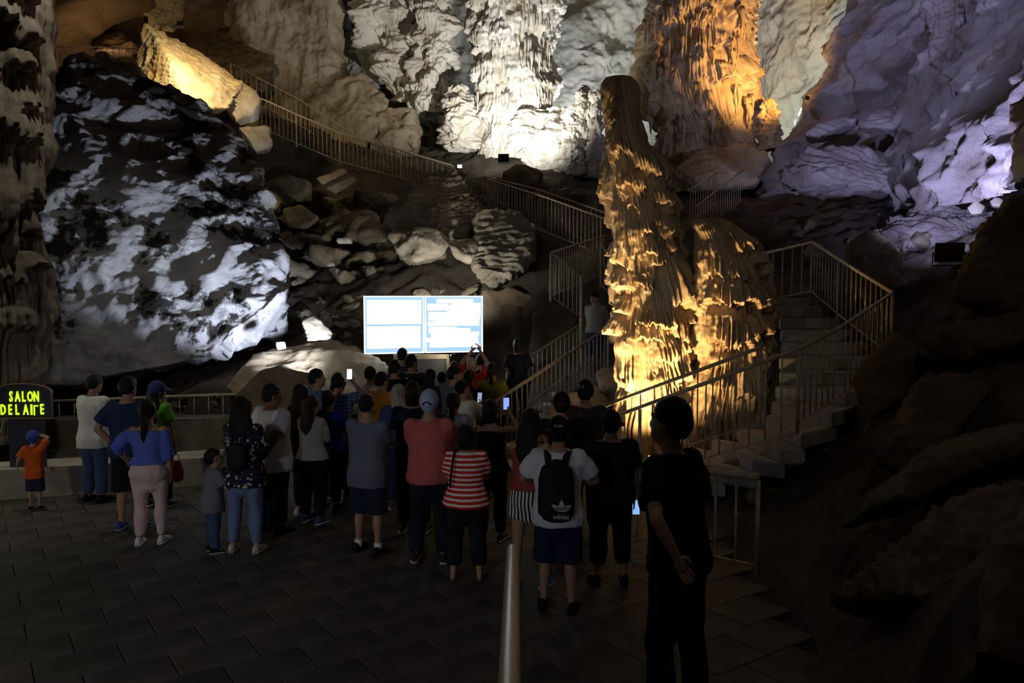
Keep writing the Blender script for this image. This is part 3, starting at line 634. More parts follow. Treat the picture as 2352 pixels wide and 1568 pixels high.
for (xr, yr, dr, n, s0, s1, grp, lab) in zones:
    for k in range(n):
        px = rngr.uniform(*xr); d_ = rngr.uniform(*dr); p = at(px, sum(yr) / 2, d_)
        s_ = s0 + (s1 - s0) * rngr.random() ** 2
        z_ = float(groundz(p[0], p[1])) + s_ * .25
        o = link('loose_stone', protos[rngr.randrange(6)], None, None, (p[0], p[1], z_), (rngr.uniform(-.5, .5), rngr.uniform(-.5, .5), rngr.uniform(0, 6.3)))
        o.scale = (s_ * rngr.uniform(.8, 1.4), s_, s_ * rngr.uniform(.7, 1.1))
        tag(o, lab, 'stone', grp)
# ------------------------------------------------------------------ paved floor
M_grout = flat('grout', (.03, .028, .025), .9)
M_tile = rockmat('floor_tile_stone', [(.05, .048, .042), (.09, .085, .075), (.13, .12, .105)], 1.6, .35, rough=.62, fine=30, spec=.18, bdist=.01)
FX0, FX1, FY0, FY1 = -10.5, 2.9, 2.6, 15.4
floor = MB().box(((FX0 + FX1) / 2, (FY0 + FY1) / 2, -.09), (FX1 - FX0, FY1 - FY0, .12)).build('floor', M_grout)
tag(floor, 'dark paved floor of the hall', None, None, 'structure')
tw, tl, ang = .60, .45, rad(34.5)
tb = bmesh.new(); bmesh.ops.create_cube(tb, size=1)
for v in tb.verts: v.co = (v.co.x * (tw - .008), v.co.y * (tl - .008), v.co.z * .03)
top_e = [e for e in tb.edges if all(v.co.z > 0 for v in e.verts)]
bmesh.ops.bevel(tb, geom=top_e, offset=.005, segments=1, affect='EDGES')
tile_me = bpy.data.meshes.new('tile'); tb.to_mesh(tile_me); tb.free(); tile_me.materials.append(M_tile)
ca, sa = math.cos(ang), math.sin(ang)
cells = []
for i in range(-40, 40):
    for j in range(-50, 50):
        u = (i + .5 + (.5 if j % 2 else 0)) * tw; v = (j + .5) * tl
        x = u * ca - v * sa; y = u * sa + v * ca + 8
        if FX0 + .3 < x < FX1 - .3 and FY0 + .35 < y < FY1 - .35:
            depth = y; px = 1176 + F * x / y; py = 673 + F * 2.84 / y
            vis = -60 < px < 2400 and py < 1600
            cells.append((0 if vis else 1, y, x, y))
cells.sort()
rt = random.Random(3)
for k, (h, _, x, y) in enumerate(cells):
    if k < 300:
        o = link('tile', tile_me, None, floor, (x, y, -.0165 + rt.uniform(-.0012, .0012)), (rt.uniform(-.002, .002), rt.uniform(-.002, .002), ang))
    else:
        if k == 300: rest = MB()
        rest.box((x, y, -.0155), (tw - .012, tl - .012, .03), ang)
if len(cells) > 300:
    ro = rest.build('tile_field', M_tile, floor); ro['kind'] = 'stuff'

# bench wall at the left and the masonry behind it
M_conc = rockmat('bench_concrete', [(.3, .28, .23), (.4, .37, .31), (.46, .43, .36)], 2.0, .3, fine=25, bdist=.02)
M_mas = rockmat('rough_masonry', [(.14, .12, .09), (.2, .17, .13), (.27, .23, .18)], 2.2, .8, fine=10, bdist=.06)
def prism(name, base, z0, z1, m, parent=None, loc=None):
    n = len(base); V = [(x, y, z0) for x, y in base] + [(x, y, z1) for x, y in base]
    Fc = [tuple(reversed(range(n))), tuple(range(n, 2 * n))] + [(i, (i + 1) % n, n + (i + 1) % n, n + i) for i in range(n)]
    me = raw_mesh(name, V, Fc, False); return link(name, me, m, parent, loc)
b0, b1 = at(-120, 1178, 10.6), at(500, 1124, 11.7)
b2 = b1 + np.array([-.12, .55, 0]); b3 = b0 + np.array([-.12, .55, 0])
bench = empty('stone_bench', (float(b0[0] + b1[0]) / 2, float(b0[1] + b1[1]) / 2, 0), 'low pale concrete bench wall along the left side of the hall', 'bench')
prism('bench_body', [tuple(p[:2] - np.array(bench.location[:2])) for p in (b0, b1, b2, b3)], 0, .36, M_conc, bench)
e_ = .03
prism('bench_top', [tuple(p[:2] - np.array(bench.location[:2]) + np.array(q)) for p, q in ((b0, (-e_, -e_)), (b1, (e_, -e_)), (b2, (e_, e_)), (b3, (-e_, e_)))], .36, .42, M_conc, bench)
m0, m1 = at(100, 970, 14.1), at(560, 955, 14.3)
prism('wall_low', [(m0[0], m0[1]), (m1[0], m1[1]), (m1[0], m1[1] + .5), (m0[0], m0[1] + .5)], 0, .58, M_mas)
tag(bpy.data.objects['wall_low'], 'low dark masonry wall under the left railing', None, None, 'structure')

# ------------------------------------------------------------------ railings
M_rail = flat('cream_paint', (.5, .42, .29), .45, .0, .4, .25, 14)
M_rail2 = flat('worn_cream_paint', (.42, .36, .26), .5, .0, .4, .3, 14)
_bal = {}
def baluster_mesh(h, r, knuckle):
    key = (round(h, 2), r, knuckle)
    if key not in _bal:
        mb = MB().tube([(0, 0, 0), (0, 0, h)], r, 6)
        if knuckle: mb.tube([(0, 0, h * .52), (0, 0, h * .54), (0, 0, h * .56), (0, 0, h * .58), (0, 0, h * .6)], [r * 1.02, r * 2.1, r * 1.4, r * 2.1, r * 1.02], 8)
        me = mb.mesh('baluster', True); me.materials.append(M_rail); _bal[key] = me
    return _bal[key]
def railing(label, pts, h=1.0, gap=.13, r=.024, posts=None, low=.12, br=.0085, knuckle=2, m=None, group=None):
    """pts: world points along the top rail"""
    m = m or M_rail
    P = [Vector(p) for p in pts]
    root = empty('railing', (P[0].x, P[0].y, P[0].z - h), label, 'railing', group)
    O = Vector(root.location); L = [p - O for p in P]
    MB().tube(L, r, 10).build('top_rail', m, root, smooth=True)
    MB().tube([p - Vector((0, 0, h - low)) for p in L], .013, 6).build('bottom_rail', m, root, smooth=True)
    for i in (range(len(L)) if posts is None else posts):
        MB().tube([L[i] - Vector((0, 0, h)), L[i] - Vector((0, 0, r))], .024, 8).build('post', m, root, smooth=True)
    k = 0
    for a, b in zip(L[:-1], L[1:]):
        n = max(1, int(round((b - a).length / gap)))
        for j in range(1, n):
            q = a + (b - a) * j / n
            k += 1
            link('baluster', baluster_mesh(h - low - r, br, knuckle and k % knuckle == 0), None, root, q - Vector((0, 0, h - low)))
    return root
def A(*l): return [at(*p) for p in l]
railing('cream railing behind the bench at the far left', A((100, 922, 14.25), (345, 912, 14.35), (545, 905, 14.45)), .50, .26, .026, low=.06, knuckle=2)
railing('lower right cream railing beside the man in black walking', A((1462, 1062, 9.3), (1600, 1078, 8.5), (1742, 1095, 7.85)), 1.0, .28, .036, posts=[0, 2], br=.014, low=.1)
# left stair rails
railing('near rail of the left stair above the crowd', A((1078, 962, 12.0), (1110, 940, 12.3), (1397, 752, 16.0)), 1.0, .17, .028, posts=[0, 2], br=.011)
railing('far rail of the left stair behind the guard', A((1165, 852, 14.6), (1335, 745, 17.3)), 1.0, .2, .026, posts=[0], br=.011)
railing('angular railing around the left stair landing', A((1335, 632, 16.6), (1265, 580, 16.2), (1392, 540, 18.8)), 1.0, .13, .022, posts=[0, 1])
pz = at(1335, 632, 16.6); MB().tube([(0, 0, 0), (0, 0, pz[2] - 1.15)], .03, 8).build('rail_post', M_rail, None, (pz[0], pz[1], 1.15), True)
tag(bpy.data.objects['rail_post'], 'tall cream post at the corner of the left stair landing', 'post')
railing('short railing half hidden behind the tall column', A((1380, 562, 18.2), (1412, 600, 17.8)), 1.0, .14, .022)
railing('long upper railing descending along the front of the far path', A((1120, 412, 22.6), (1250, 452, 20.6), (1390, 502, 19.2)), 1.0, .13, .022, posts=[0])
railing('upper railing along the back of the middle path', A((1110, 405, 23.6), (1230, 433, 22.0), (1390, 488, 20.4)), 1.0, .16, .02, posts=[0])
railing('far railing climbing left past the small lamp', A((1046, 388, 26.6), (920, 345, 27.4), (780, 305, 26.6), (680, 262, 26.2), (600, 226, 25.8)), 1.05, .15, .022)
railing('dim railing behind the far path climbing to the tan wall', A((1040, 380, 28.2), (830, 318, 28.8), (680, 225, 28.6), (530, 145, 28.4)), 1.0, .2, .018)
railing('top left dark railing on the highest path', A((130, 108, 27.5), (230, 108, 27.8), (318, 112, 28.2)), .85, .2, .02)
# right stair rails
railing('near rail of the right stair', A((1400, 960, 10.9), (1470, 935, 10.75), (1835, 800, 9.25)), 1.0, .21, .027, posts=[1, 2], br=.0105, low=.03)
railing('curved outer rail of the right stair up to its corner', A((1835, 800, 9.25), (1930, 752, 10.1), (2050, 672, 11.3), (1926, 595, 13.0), (1866, 556, 14.4), (1755, 582, 15.0)), 1.0, .17, .025, posts=[2, 3, 4], br=.0105)
railing('inner rail of the right stair before the lit column', A((1355, 945, 11.25), (1440, 912, 11.12), (1748, 797, 10.05)), 1.0, .22, .026, posts=[0, 2], br=.0105, low=.04)
railing('left of two distant railings beside the amber dripstone', A((1580, 438, 19.5), (1648, 396, 21)), .9, .16, .018, posts=[])
railing('right of two distant railings beside the amber dripstone', A((1598, 474, 18.6), (1706, 390, 21)), .9, .16, .018, posts=[])
# hand rail in front of the camera, post and rail
hr = empty('hand_rail', (0.0, 4.9, 0.0), 'thick speckled hand rail running toward the camera', 'railing')
h0, h1 = at(1178, 1262, 4.9), at(1168, 1640, 2.35)
M_hr = flat('speckled_cream_paint', (.5, .45, .36), .35, 0, .5, .35, 60)
lv = lambda p: Vector(p) - Vector(hr.location)
dirv = (lv(h1) - lv(h0)).normalized()
MB().tube([lv(h0) - dirv * .004, lv(h0), lv(h0) + dirv * .02, lv(h1), lv(h1) + dirv * 1.2], [.02, .036, .04, .04, .04], 16).build('top_rail', M_hr, hr, smooth=True)
q0 = lv(h0) + dirv * .06
MB().tube([(q0.x, q0.y, 0), (q0.x, q0.y, q0.z)], .03, 10).build('post', M_hr, hr, smooth=True)
# steps that carry the camera and the nearest man
M_step = rockmat('step_concrete', [(.2, .19, .17), (.27, .26, .23), (.34, .32, .28)], 2.5, .4, fine=20, bdist=.02)
st = empty('staircase', (1.35, 4.5, 0), 'concrete steps beside the thick hand rail', 'stairs')
for k, (ya, yb) in enumerate([(5.12, 4.82), (4.82, 4.53), (4.53, 3.5), (3.5, 1.6)]):
    MB().box((0, (ya + yb) / 2 - 4.5, .15 * k + .075), (2.4, ya - yb, .15)).build('step', M_step, st)
    if k: MB().box((0, (ya + yb) / 2 - 4.5, .075 * k), (2.38, ya - yb - .02, .15 * k)).build('step_core', M_step, st)

# ------------------------------------------------------------------ stairs
M_stone = rockmat('pale_step_stone', [(.3, .28, .25), (.46, .44, .41), (.58, .56, .53)], 3.0, .5, fine=18, bdist=.03)
def flight(label, secs, rise_th=.17, grp=None):
    """secs: list of (inner point, outer point) per step edge, each step reaches to the next edge"""
    z0 = min(s[0][2] for s in secs)
    o = empty('staircase', (float(secs[0][0][0]), float(secs[0][0][1]), float(z0) - .17), label, 'stairs')
    O = np.array(o.location); rs = random.Random(len(secs))
    for a, b in zip(secs[:-1], secs[1:]):
        A0, A1 = np.array(a[0]), np.array(a[1]); B0, B1 = np.array(b[0]), np.array(b[1])
        zt = A0[2] - O[2]
        q = [A0, A1, B1 + (B1 - A1) * .15, B0 + (B0 - A0) * .15]
        j = [rs.uniform(-.02, .02) for _ in range(4)]
        V = [(p[0] - O[0] + j[i], p[1] - O[1] + j[3 - i], zt - .19) for i, p in enumerate(q)] + [(p[0] - O[0] + j[i], p[1] - O[1] + j[3 - i], zt) for i, p in enumerate(q)]
        bm = bmesh.new(); vs = [bm.verts.new(v) for v in V]
        for f in ((3, 2, 1, 0), (4, 5, 6, 7), (0, 1, 5, 4), (1, 2, 6, 5), (2, 3, 7, 6), (3, 0, 4, 7)): bm.faces.new([vs[i] for i in f])
        bmesh.ops.recalc_face_normals(bm, faces=bm.faces)
        bmesh.ops.bevel(bm, geom=list(bm.edges), offset=.022, segments=2, affect='EDGES')
        me = bpy.data.meshes.new('step'); bm.to_mesh(me); bm.free(); link('step', me, M_stone, o)
    return o
def lerp(a, b, t): return np.array(a) * (1 - t) + np.array(b) * t
# left lower flight: from the hall up to the guard
L0a, L0b = np.array([-.42, 13.0, .02]), np.array([.55, 12.35, .02])
L1a, L1b = np.array([1.22, 17.5, 1.12]), np.array([2.15, 16.6, 1.12])
flight('lower flight of the left stair up to the guard', [(lerp(L0a, L1a, t), lerp(L0b, L1b, t)) for t in np.linspace(0, 1, 8)] + [(L1a + [.3, 1.2, .0], L1b + [.25, 1.0, 0])])
K0a, K0b = np.array([1.45, 17.9, 1.3]), np.array([2.45, 17.4, 1.3])
K1a, K1b = np.array([1.75, 20.1, 3.3]), np.array([2.9, 19.8, 3.3])
flight('steep upper flight behind the guard', [(lerp(K0a, K1a, t), lerp(K0b, K1b, t)) for t in np.linspace(0, 1, 12)] + [(K1a + [.1, 1.2, 0], K1b + [.1, 1.2, 0])])
N0a, N0b = at(1392, 575, 19.3), at(1392, 560, 20.3); N0a[2] = N0b[2] = 3.4
N1a, N1b = at(1120, 488, 22.7), at(1120, 480, 23.7); N1a[2] = N1b[2] = 5.05
flight('pale steps of the middle path under the upper railing', [(lerp(N0a, N1a, t), lerp(N0b, N1b, t)) for t in np.linspace(0, 1, 11)])
# right stair: first flight, landing, then a turning flight
R0i, R0o = at(1440, 1075, 12.1), at(1470, 1105, 10.7); R0i[2] = R0o[2] = .12
R1i, R1o = at(1690, 985, 10.75), at(1800, 1010, 9.3); R1i[2] = R1o[2] = 1.0
secs = [(lerp(R0i, R1i, t), lerp(R0o, R1o, t)) for t in np.linspace(0, 1, 6)]
def pt(px, d, z): p = at(px, 700, d); p[2] = z; return p
secs += [(pt(1755, 10.7, 1.17), pt(1850, 9.35, 1.17)), (pt(1775, 10.95, 1.34), pt(1920, 9.9, 1.34)), (pt(1785, 11.2, 1.52), pt(1985, 10.5, 1.52)), (pt(1792, 11.5, 1.7), pt(2040, 11.2, 1.7)), (pt(1795, 11.85, 1.88), pt(2040, 11.8, 1.88)),
         (pt(1797, 12.2, 2.06), pt(2000, 12.4, 2.06)), (pt(1797, 12.6, 2.24), pt(1960, 12.9, 2.24)), (pt(1795, 13.0, 2.42), pt(1930, 13.4, 2.42)), (pt(1790, 13.4, 2.6), pt(1905, 13.9, 2.6)), (pt(1770, 14.0, 2.75), pt(1880, 14.6, 2.75)), (pt(1720, 14.6, 2.8), pt(1750, 15.4, 2.8))]
flight('right stair curving up around the lit column', secs)
# rough masonry that carries the right stair
rock('stair_base', [(1470, 1110, 10.9), (1830, 1020, 9.6), (1840, 1090, 9.5), (1480, 1180, 10.7)], 1.0, 295, M_mas, 'rough dark masonry under the right stair', cat='masonry', vs=.05, amp=.06)

# ------------------------------------------------------------------ screen on its stand
M_led = flat('led_panel', (.02, .02, .02), .5, emit=(.42, .7, .97), es=1.0)
M_ledw = flat('led_white', (.02, .02, .02), .5, emit=(.9, .96, 1.0), es=6.0)
M_ledf = flat('panel_rim', (.6, .65, .7), .4, emit=(.85, .93, 1.0), es=1.6)
M_black = flat('black_metal', (.015, .015, .018), .5)
c0, c1 = at(836, 745, 16.6), at(1108, 745, 17.3)
ang_s = math.atan2(c1[1] - c0[1], c1[0] - c0[0]); sw = float(np.linalg.norm((c1 - c0)[:2])); mid = (c0 + c1) / 2
scr = empty('display_screen', (mid[0], mid[1], 0), 'large white glowing display of two panels above the crowd', 'screen', rz=ang_s)
zc = mid[2]; hh = 1.21
MB().box((0, .07, zc), (sw, .1, hh)).build('cabinet', M_black, scr)
for s_, x0, x1 in ((0, -sw / 2, -.012), (1, .012, sw / 2)):
    w_ = x1 - x0; xc = (x0 + x1) / 2
    pa = MB().box((xc, .0, zc), (w_ - .03, .04, hh - .03)).build('panel', M_led, scr)
    rm = MB()
    for cx, cz, ww, hh2 in ((xc, zc + hh / 2 - .01, w_, .025), (xc, zc - hh / 2 + .01, w_, .025), (x0 + .01, zc, .025, hh), (x1 - .01, zc, .025, hh)): rm.box((cx, -.005, cz), (ww, .06, hh2))
    rm.build('rim', M_ledf, pa)
    if s_ == 0: rows = [(xc, zc + .27, w_ - .12, .50), (xc - .01, zc - .26, w_ - .14, .46)]
    else:
        rows = [(xc + .02, zc + .50, .8, .075)] + [(xc + dx_, zc + .36 - .115 * i, ww, .085) for i, (dx_, ww) in enumerate([(-.3, .5), (.2, .7), (.0, 1.12), (-.02, 1.1), (-.25, .6), (.02, 1.05), (-.04, 1.12), (.0, 1.08)])] + [(xc - .35, zc + .37, .45, .14), (xc + .25, zc + .3, .65, .3), (xc - .1, zc + .2, .9, .12), (xc + .05, zc + .02, 1.0, .1), (xc, zc - .42, 1.05, .13), (xc - .1, zc - .14, .9, .1), (xc, zc - .28, 1.0, .1)]
    for i, (cx, cz, ww, h2) in enumerate(rows): MB().box((cx, -.022 - .0007 * i, cz), (ww, .005, h2)).build('text_block', M_ledw, pa)
M_wood = flat('pale_timber', (.62, .52, .36), .6, noise=.2, nscale=12)
stn = empty('screen_stand', at(968, 830, 16.2) * [1, 1, 0], 'pale timber frame with dark panel under the glowing display', 'stand', rz=ang_s * .4)
sz = at(968, 819, 16.2)[2]
MB().box((0, 0, sz), (1.13, .07, .085)).build('lintel', M_wood, stn)
for x_ in (-.54, .54): MB().box((x_, 0, (sz - .04) / 2 ), (.06, .06, sz - .04)).build('post', M_wood, stn)
MB().box((0, .02, sz / 2), (1.02, .03, sz - .1)).build('infill_panel', flat('dark_panel', (.12, .13, .16), .7), stn)
for x_ in (-1.1, 1.1): MB().box((x_, .08, (zc - hh / 2) / 2), (.06, .06, zc - hh / 2)).build('leg', M_black, scr)

# ------------------------------------------------------------------ hall sign at the left
M_sgn = flat('sign_board', (.035, .04, .06), .35, spec=.5); M_gilt = flat('gilt_edge', (.45, .22, .05), .5)
M_glow = flat('green_glow', (.2, .3, .02), .5, emit=(.62, 1.0, .02), es=1.25)
M_dim = flat('unlit_letter', (.03, .07, .01), .5)
sd = 10.95
s0, s1, s2 = at(-8, 960, sd), at(121, 960, sd), at(57, 880, sd)
sg = empty('hall_sign', ((s0[0] + s1[0]) / 2, sd, .42), 'arched dark sign with glowing green letters on a post', 'sign')
sw_ = s1[0] - s0[0]; zb, zt_, zm = s0[2] - .42, at(57, 899, sd)[2] - .42, s2[2] - .42
arc = [(-sw_ / 2, zb), (sw_ / 2, zb), (sw_ / 2, zt_)] + [(sw_ / 2 * math.cos(t), zt_ + (zm - zt_) * math.sin(t)) for t in np.linspace(.15, PI - .15, 11)] + [(-sw_ / 2, zt_)]
def slab(name, outline, y0, y1, m, parent):
    n = len(outline); V = [(x, y0, z) for x, z in outline] + [(x, y1, z) for x, z in outline]
    return link(name, raw_mesh(name, V, [tuple(range(n)), tuple(reversed(range(n, 2 * n)))] + [(i, n + i, n + (i + 1) % n, (i + 1) % n) for i in range(n)], False), m, parent)
slab('board', arc, -.02, .03, M_sgn, sg)
MB().tube([(x, -.02, z) for x, z in arc + arc[:1]], .007, 6).build('gilt_border', M_gilt, sg)
MB().box((0, .05, zb / 2 + .1), (.5, .04, zb + .2)).build('post', M_sgn, sg)
MB().tube([(-.28, -.03, zb), (-.3, -.04, zb - .15), (-.4, -.03, zb - .4)], .006, 6).build('cable', flat('grey_cable', (.4, .4, .36), .6), sg)
def text(s_, size, loc, rot, m, parent, name='lettering', ext=.002, off=0.0, align='CENTER', sx=1.0, shear=0.0):
    c = bpy.data.curves.new(name, 'FONT'); c.body = s_; c.size = size; c.align_x = align; c.align_y = 'CENTER'; c.extrude = ext; c.offset = off; c.resolution_u = 2; c.shear = shear
    o = bpy.data.objects.new(name, c); TMP.collection.objects.link(o); vl = TMP.view_layers[0]; vl.update()
    me = bpy.data.meshes.new_from_object(o.evaluated_get(vl.depsgraph), depsgraph=vl.depsgraph); bpy.data.objects.remove(o); me.materials.clear()
    ob = link(name, me, m, parent, loc, rot); ob.scale = (sx, 1, 1); return ob
def ppz(px, py): p = at(px, py, sd); return p[0] - sg.location[0], p[2] - sg.location[2]
for ch, px, py in [('S', 28, 911), ('A', 43, 911), ('L', 57, 911), ('O', 72, 911), ('N', 86, 911), ('D', 10, 941), ('E', 26, 941), ('L', 42, 941), ('A', 62, 941), ('I', 75, 941), ('E', 99, 940)]:
    x_, z_ = ppz(px, py); text(ch, .2, (x_, -.028, z_), (PI / 2, 0, 0), M_glow, sg, 'letter', .006, .004, sx=.52 if ch != 'I' else .8)
x_, z_ = ppz(86, 941); text('R', .2, (x_, -.026, z_), (PI / 2, 0, 0), M_dim, sg, 'unlit_letter', .003, .004, sx=.52)
MB().box((x_ - .024, -.032, z_ - .0), (.016, .012, .14)).box((x_ + .0, -.032, z_ + .061), (.055, .012, .018)).build('letter', M_glow, sg)

# ------------------------------------------------------------------ floodlights
M_lens = {}
def floodlight(label, px, py, d, target, energy, color, angle=100, size=.28, soft=.12, es=6.0, blend=.7, off=.0, loc=None):
    p = Vector(loc if loc is not None else at(px, py, d)); t = Vector(target)
    dv = (t - p).normalized()
    root = empty('floodlight', p, label, 'lamp')
    Q = dv.to_track_quat('-Z', 'Y').to_matrix().to_4x4()
    def orient(mb): mb.V = [tuple(Q.to_3x3() @ Vector(v)) for v in mb.V]; return mb
    s_ = size
    orient(MB().box((0, 0, .06), (s_, s_ * .75, .1))).build('housing', M_black, root)
    orient(MB().tube([(-s_ * .55, 0, .06), (-s_ * .55, -s_ * .6, .08), (s_ * .55, -s_ * .6, .08), (s_ * .55, 0, .06)], .012, 6)).build('bracket', M_black, root)
    key = tuple(color)
    if key not in M_lens: M_lens[key] = flat('lamp_glass', (.8, .8, .8), .3, emit=color, es=es)
    orient(MB().box((0, 0, .004), (s_ * .86, s_ * .62, .01))).build('lens', M_lens[key], root)
    lo = p + dv * (.05 + off)
    aim_light('floodlight_beam', 'SPOT', lo, t, energy, color, soft, angle, blend)
    return root
floodlight('floodlight at the foot of the tall stalagmite', 1505, 1046, 11.42, at(1470, 300, 12.5), 800, (1, .62, .26), 140, .2, blend=1)
floodlight('added second warm lamp among the rocks left of the tall stalagmite', 1345, 985, 11.9, at(1430, 430, 12.4), 520, (1, .66, .32), 65, .18, blend=1)  # uplight added to lift the upper shaft, kept behind the crowd
floodlight('black floodlight box before the white curtain', 1157, 360, 24.2, at(1175, 60, 29), 2400, (1, .96, .87), 122, .32, blend=1)
floodlight('added lamp behind the draped mound', 1345, 330, 29.6, at(1360, 60, 33), 1200, (.95, .98, 1), 140, .25)  # added to lighten the grey back wall
floodlight('small bare lamp shining on the layered outcrop', 1056, 382, 21.0, at(1075, 400, 18), 45, (1, .85, .6), 160, .12, es=40)
floodlight('lamp behind the middle railing aimed at the tan wall', 935, 415, 28.2, at(680, 120, 31), 1700, (1, .86, .66), 100, .25)
floodlight('lamp on top of the golden slab', 415, 60, 20.6, at(440, 190, 23), 480, (1, .76, .4), 120, .16)
floodlight('lamp behind the top left railing', 240, 150, 29.0, at(250, 20, 34), 110, (1, .62, .3), 140, .25)
floodlight('hidden lamp washing the patchy boulder', 772, 880, 14.2, at(400, 520, 17.5), 2300, (.78, .85, 1), 85, .25)
floodlight('long dark floodlight below the violet wall', 2180, 574, 12.4, at(2120, -60, 20), 1100, (.62, .58, 1), 110, .4, blend=1)
floodlight('added violet fill lamp beyond the right edge of the frame', 2560, 330, 11.5, at(2000, 160, 22), 350, (.64, .6, 1), 100, .3)  # unseen fill added to even out the violet light
floodlight('added violet fill lamp high above the right slope', 1900, -420, 10.0, at(2080, 170, 21), 1500, (.64, .6, 1), 52, .3, blend=1)  # unseen front fill added for the right wall
floodlight('orange lamp above the thin violet ledge', 1852, 222, 21.2, at(1715, 110, 24.8), 1500, (1, .5, .12), 80, .08)
floodlight('tiny bulb at the corner of the display stand', 1036, 815, 15.9, at(975, 822, 16.1), 6, (1, .9, .6), 150, .05)
floodlight('added pale lamp behind the small orange stalagmite', 1772, 318, 25.4, at(1870, 100, 28), 900, (.93, 1, .85), 150, .2)  # added out of sight to brighten the pale wall
floodlight('added unseen lamp high above the dull column at the left edge', 160, -560, 10.6, at(40, 300, 12), 420, (1, .93, .8), 90, .2)  # added out of view so the tiers of the column throw shadows
floodlight('lamp over the bench beyond the left edge', -330, 930, 10.9, at(100, 1085, 10.8), 40, (1, .92, .72), 130, .2)
floodlight('added lamp behind the display aimed up at the rocks', 1000, 700, 17.5, at(1000, 540, 19.8), 260, (1, .95, .85), 150, .2)  # added behind the screen to light the rocks from below
# ------------------------------------------------------------------ people
_fab = {}
def fab(col, rough=.85, noise=.12):
    k = (col, rough)
    if k not in _fab: _fab[k] = flat('fabric', col, rough, 0, .15, noise, 45)
    return _fab[k]
def patmat(name, fn):
    m, nt, b, N, L = _nt(name); b.inputs['Roughness'].default_value = .85; b.inputs['Specular IOR Level'].default_value = .15
    tc = N.new('ShaderNodeTexCoord'); L.new(fn(N, L, tc), b.inputs['Base Color']); return m
def _stripes(N, L, tc):
    sp = N.new('ShaderNodeSeparateXYZ'); L.new(tc.outputs['Object'], sp.inputs[0])
    mu = N.new('ShaderNodeMath'); mu.operation = 'MULTIPLY'; mu.inputs[1].default_value = 20.5; L.new(sp.outputs[2], mu.inputs[0])
    fr = N.new('ShaderNodeMath'); fr.operation = 'FRACT'; L.new(mu.outputs[0], fr.inputs[0])
    r = ramp(N, [(0, (.82, .8, .8)), (.42, (.62, .035, .02))], 'CONSTANT'); L.new(fr.outputs[0], r.inputs[0]); return r.outputs[0]
def _floral(N, L, tc):
    v = N.new('ShaderNodeTexVoronoi'); v.inputs['Scale'].default_value = 22; L.new(tc.outputs['Object'], v.inputs['Vector'])
    r = ramp(N, [(0, (.95, .7, .25)), (.28, (.5, .4, .4)), (.42, (.02, .024, .06))]); L.new(v.outputs['Distance'], r.inputs[0])
    n = N.new('ShaderNodeTexNoise'); n.inputs['Scale'].default_value = 9; L.new(tc.outputs['Object'], n.inputs['Vector'])
    r2 = ramp(N, [(.43, (0, 0, 0)), (.5, (1, 1, 1))]); L.new(n.outputs[0], r2.inputs[0])
    mx = N.new('ShaderNodeMix'); mx.data_type = 'RGBA'; mx.inputs[6].default_value = (.012, .014, .035, 1); L.new(r2.outputs[0], mx.inputs[0]); L.new(r.outputs[0], mx.inputs[7]); return mx.outputs[2]
def _vstripe(N, L, tc):
    w = N.new('ShaderNodeTexWave'); w.inputs['Scale'].default_value = 8.5; w.bands_direction = 'X'; L.new(tc.outputs['Object'], w.inputs['Vector'])
    r = ramp(N, [(0, (.03, .03, .03)), (.5, (.75, .74, .72))], 'CONSTANT'); L.new(w.outputs[0], r.inputs[0]); return r.outputs[0]
def _plaid(N, L, tc):
    w = N.new('ShaderNodeTexWave'); w.inputs['Scale'].default_value = 6; w.bands_direction = 'Z'; L.new(tc.outputs['Object'], w.inputs['Vector'])
    w2 = N.new('ShaderNodeTexWave'); w2.inputs['Scale'].default_value = 6; w2.bands_direction = 'X'; L.new(tc.outputs['Object'], w2.inputs['Vector'])
    a = N.new('ShaderNodeMath'); a.operation = 'ADD'; L.new(w.outputs[0], a.inputs[0]); L.new(w2.outputs[0], a.inputs[1])
    r = ramp(N, [(.2, (.05, .1, .3)), (.5, (.1, .2, .48)), (.95, (.3, .4, .6))]); h = N.new('ShaderNodeMath'); h.operation = 'MULTIPLY'; h.inputs[1].default_value = .5; L.new(a.outputs[0], h.inputs[0]); L.new(h.outputs[0], r.inputs[0]); return r.outputs[0]
def _rib(N, L, tc):
    w = N.new('ShaderNodeTexWave'); w.inputs['Scale'].default_value = 14; w.bands_direction = 'X'; L.new(tc.outputs['Object'], w.inputs['Vector'])
    r = ramp(N, [(.1, (.6, .58, .54)), (.6, (.78, .77, .74))]); L.new(w.outputs[0], r.inputs[0]); return r.outputs[0]
P_strip = patmat('red_white_stripes', _stripes); P_flor = patmat('dark_floral', _floral); P_vst = patmat('black_white_stripes', _vstripe); P_plaid = patmat('blue_plaid', _plaid); P_rib = patmat('white_ribbed_cotton', _rib)
SK = {k: flat('skin', c, .6, 0, .3, .08, 12) for k, c in dict(l=(.5, .31, .21), m=(.4, .23, .145), d=(.26, .14, .085)).items()}
M_hair = {k: rockmat('hair', [tuple(x * .6 for x in c), c, tuple(x * 1.5 for x in c)], 40, .9, .55, (1, 1, .12), 90, None, .25, .008) for k, c in dict(k=(.012, .01, .01), b=(.05, .03, .018), g=(.4, .36, .3)).items()}
M_eye = flat('eye_white', (.7, .68, .65), .3); M_lip = flat('lip', (.35, .13, .1), .5)

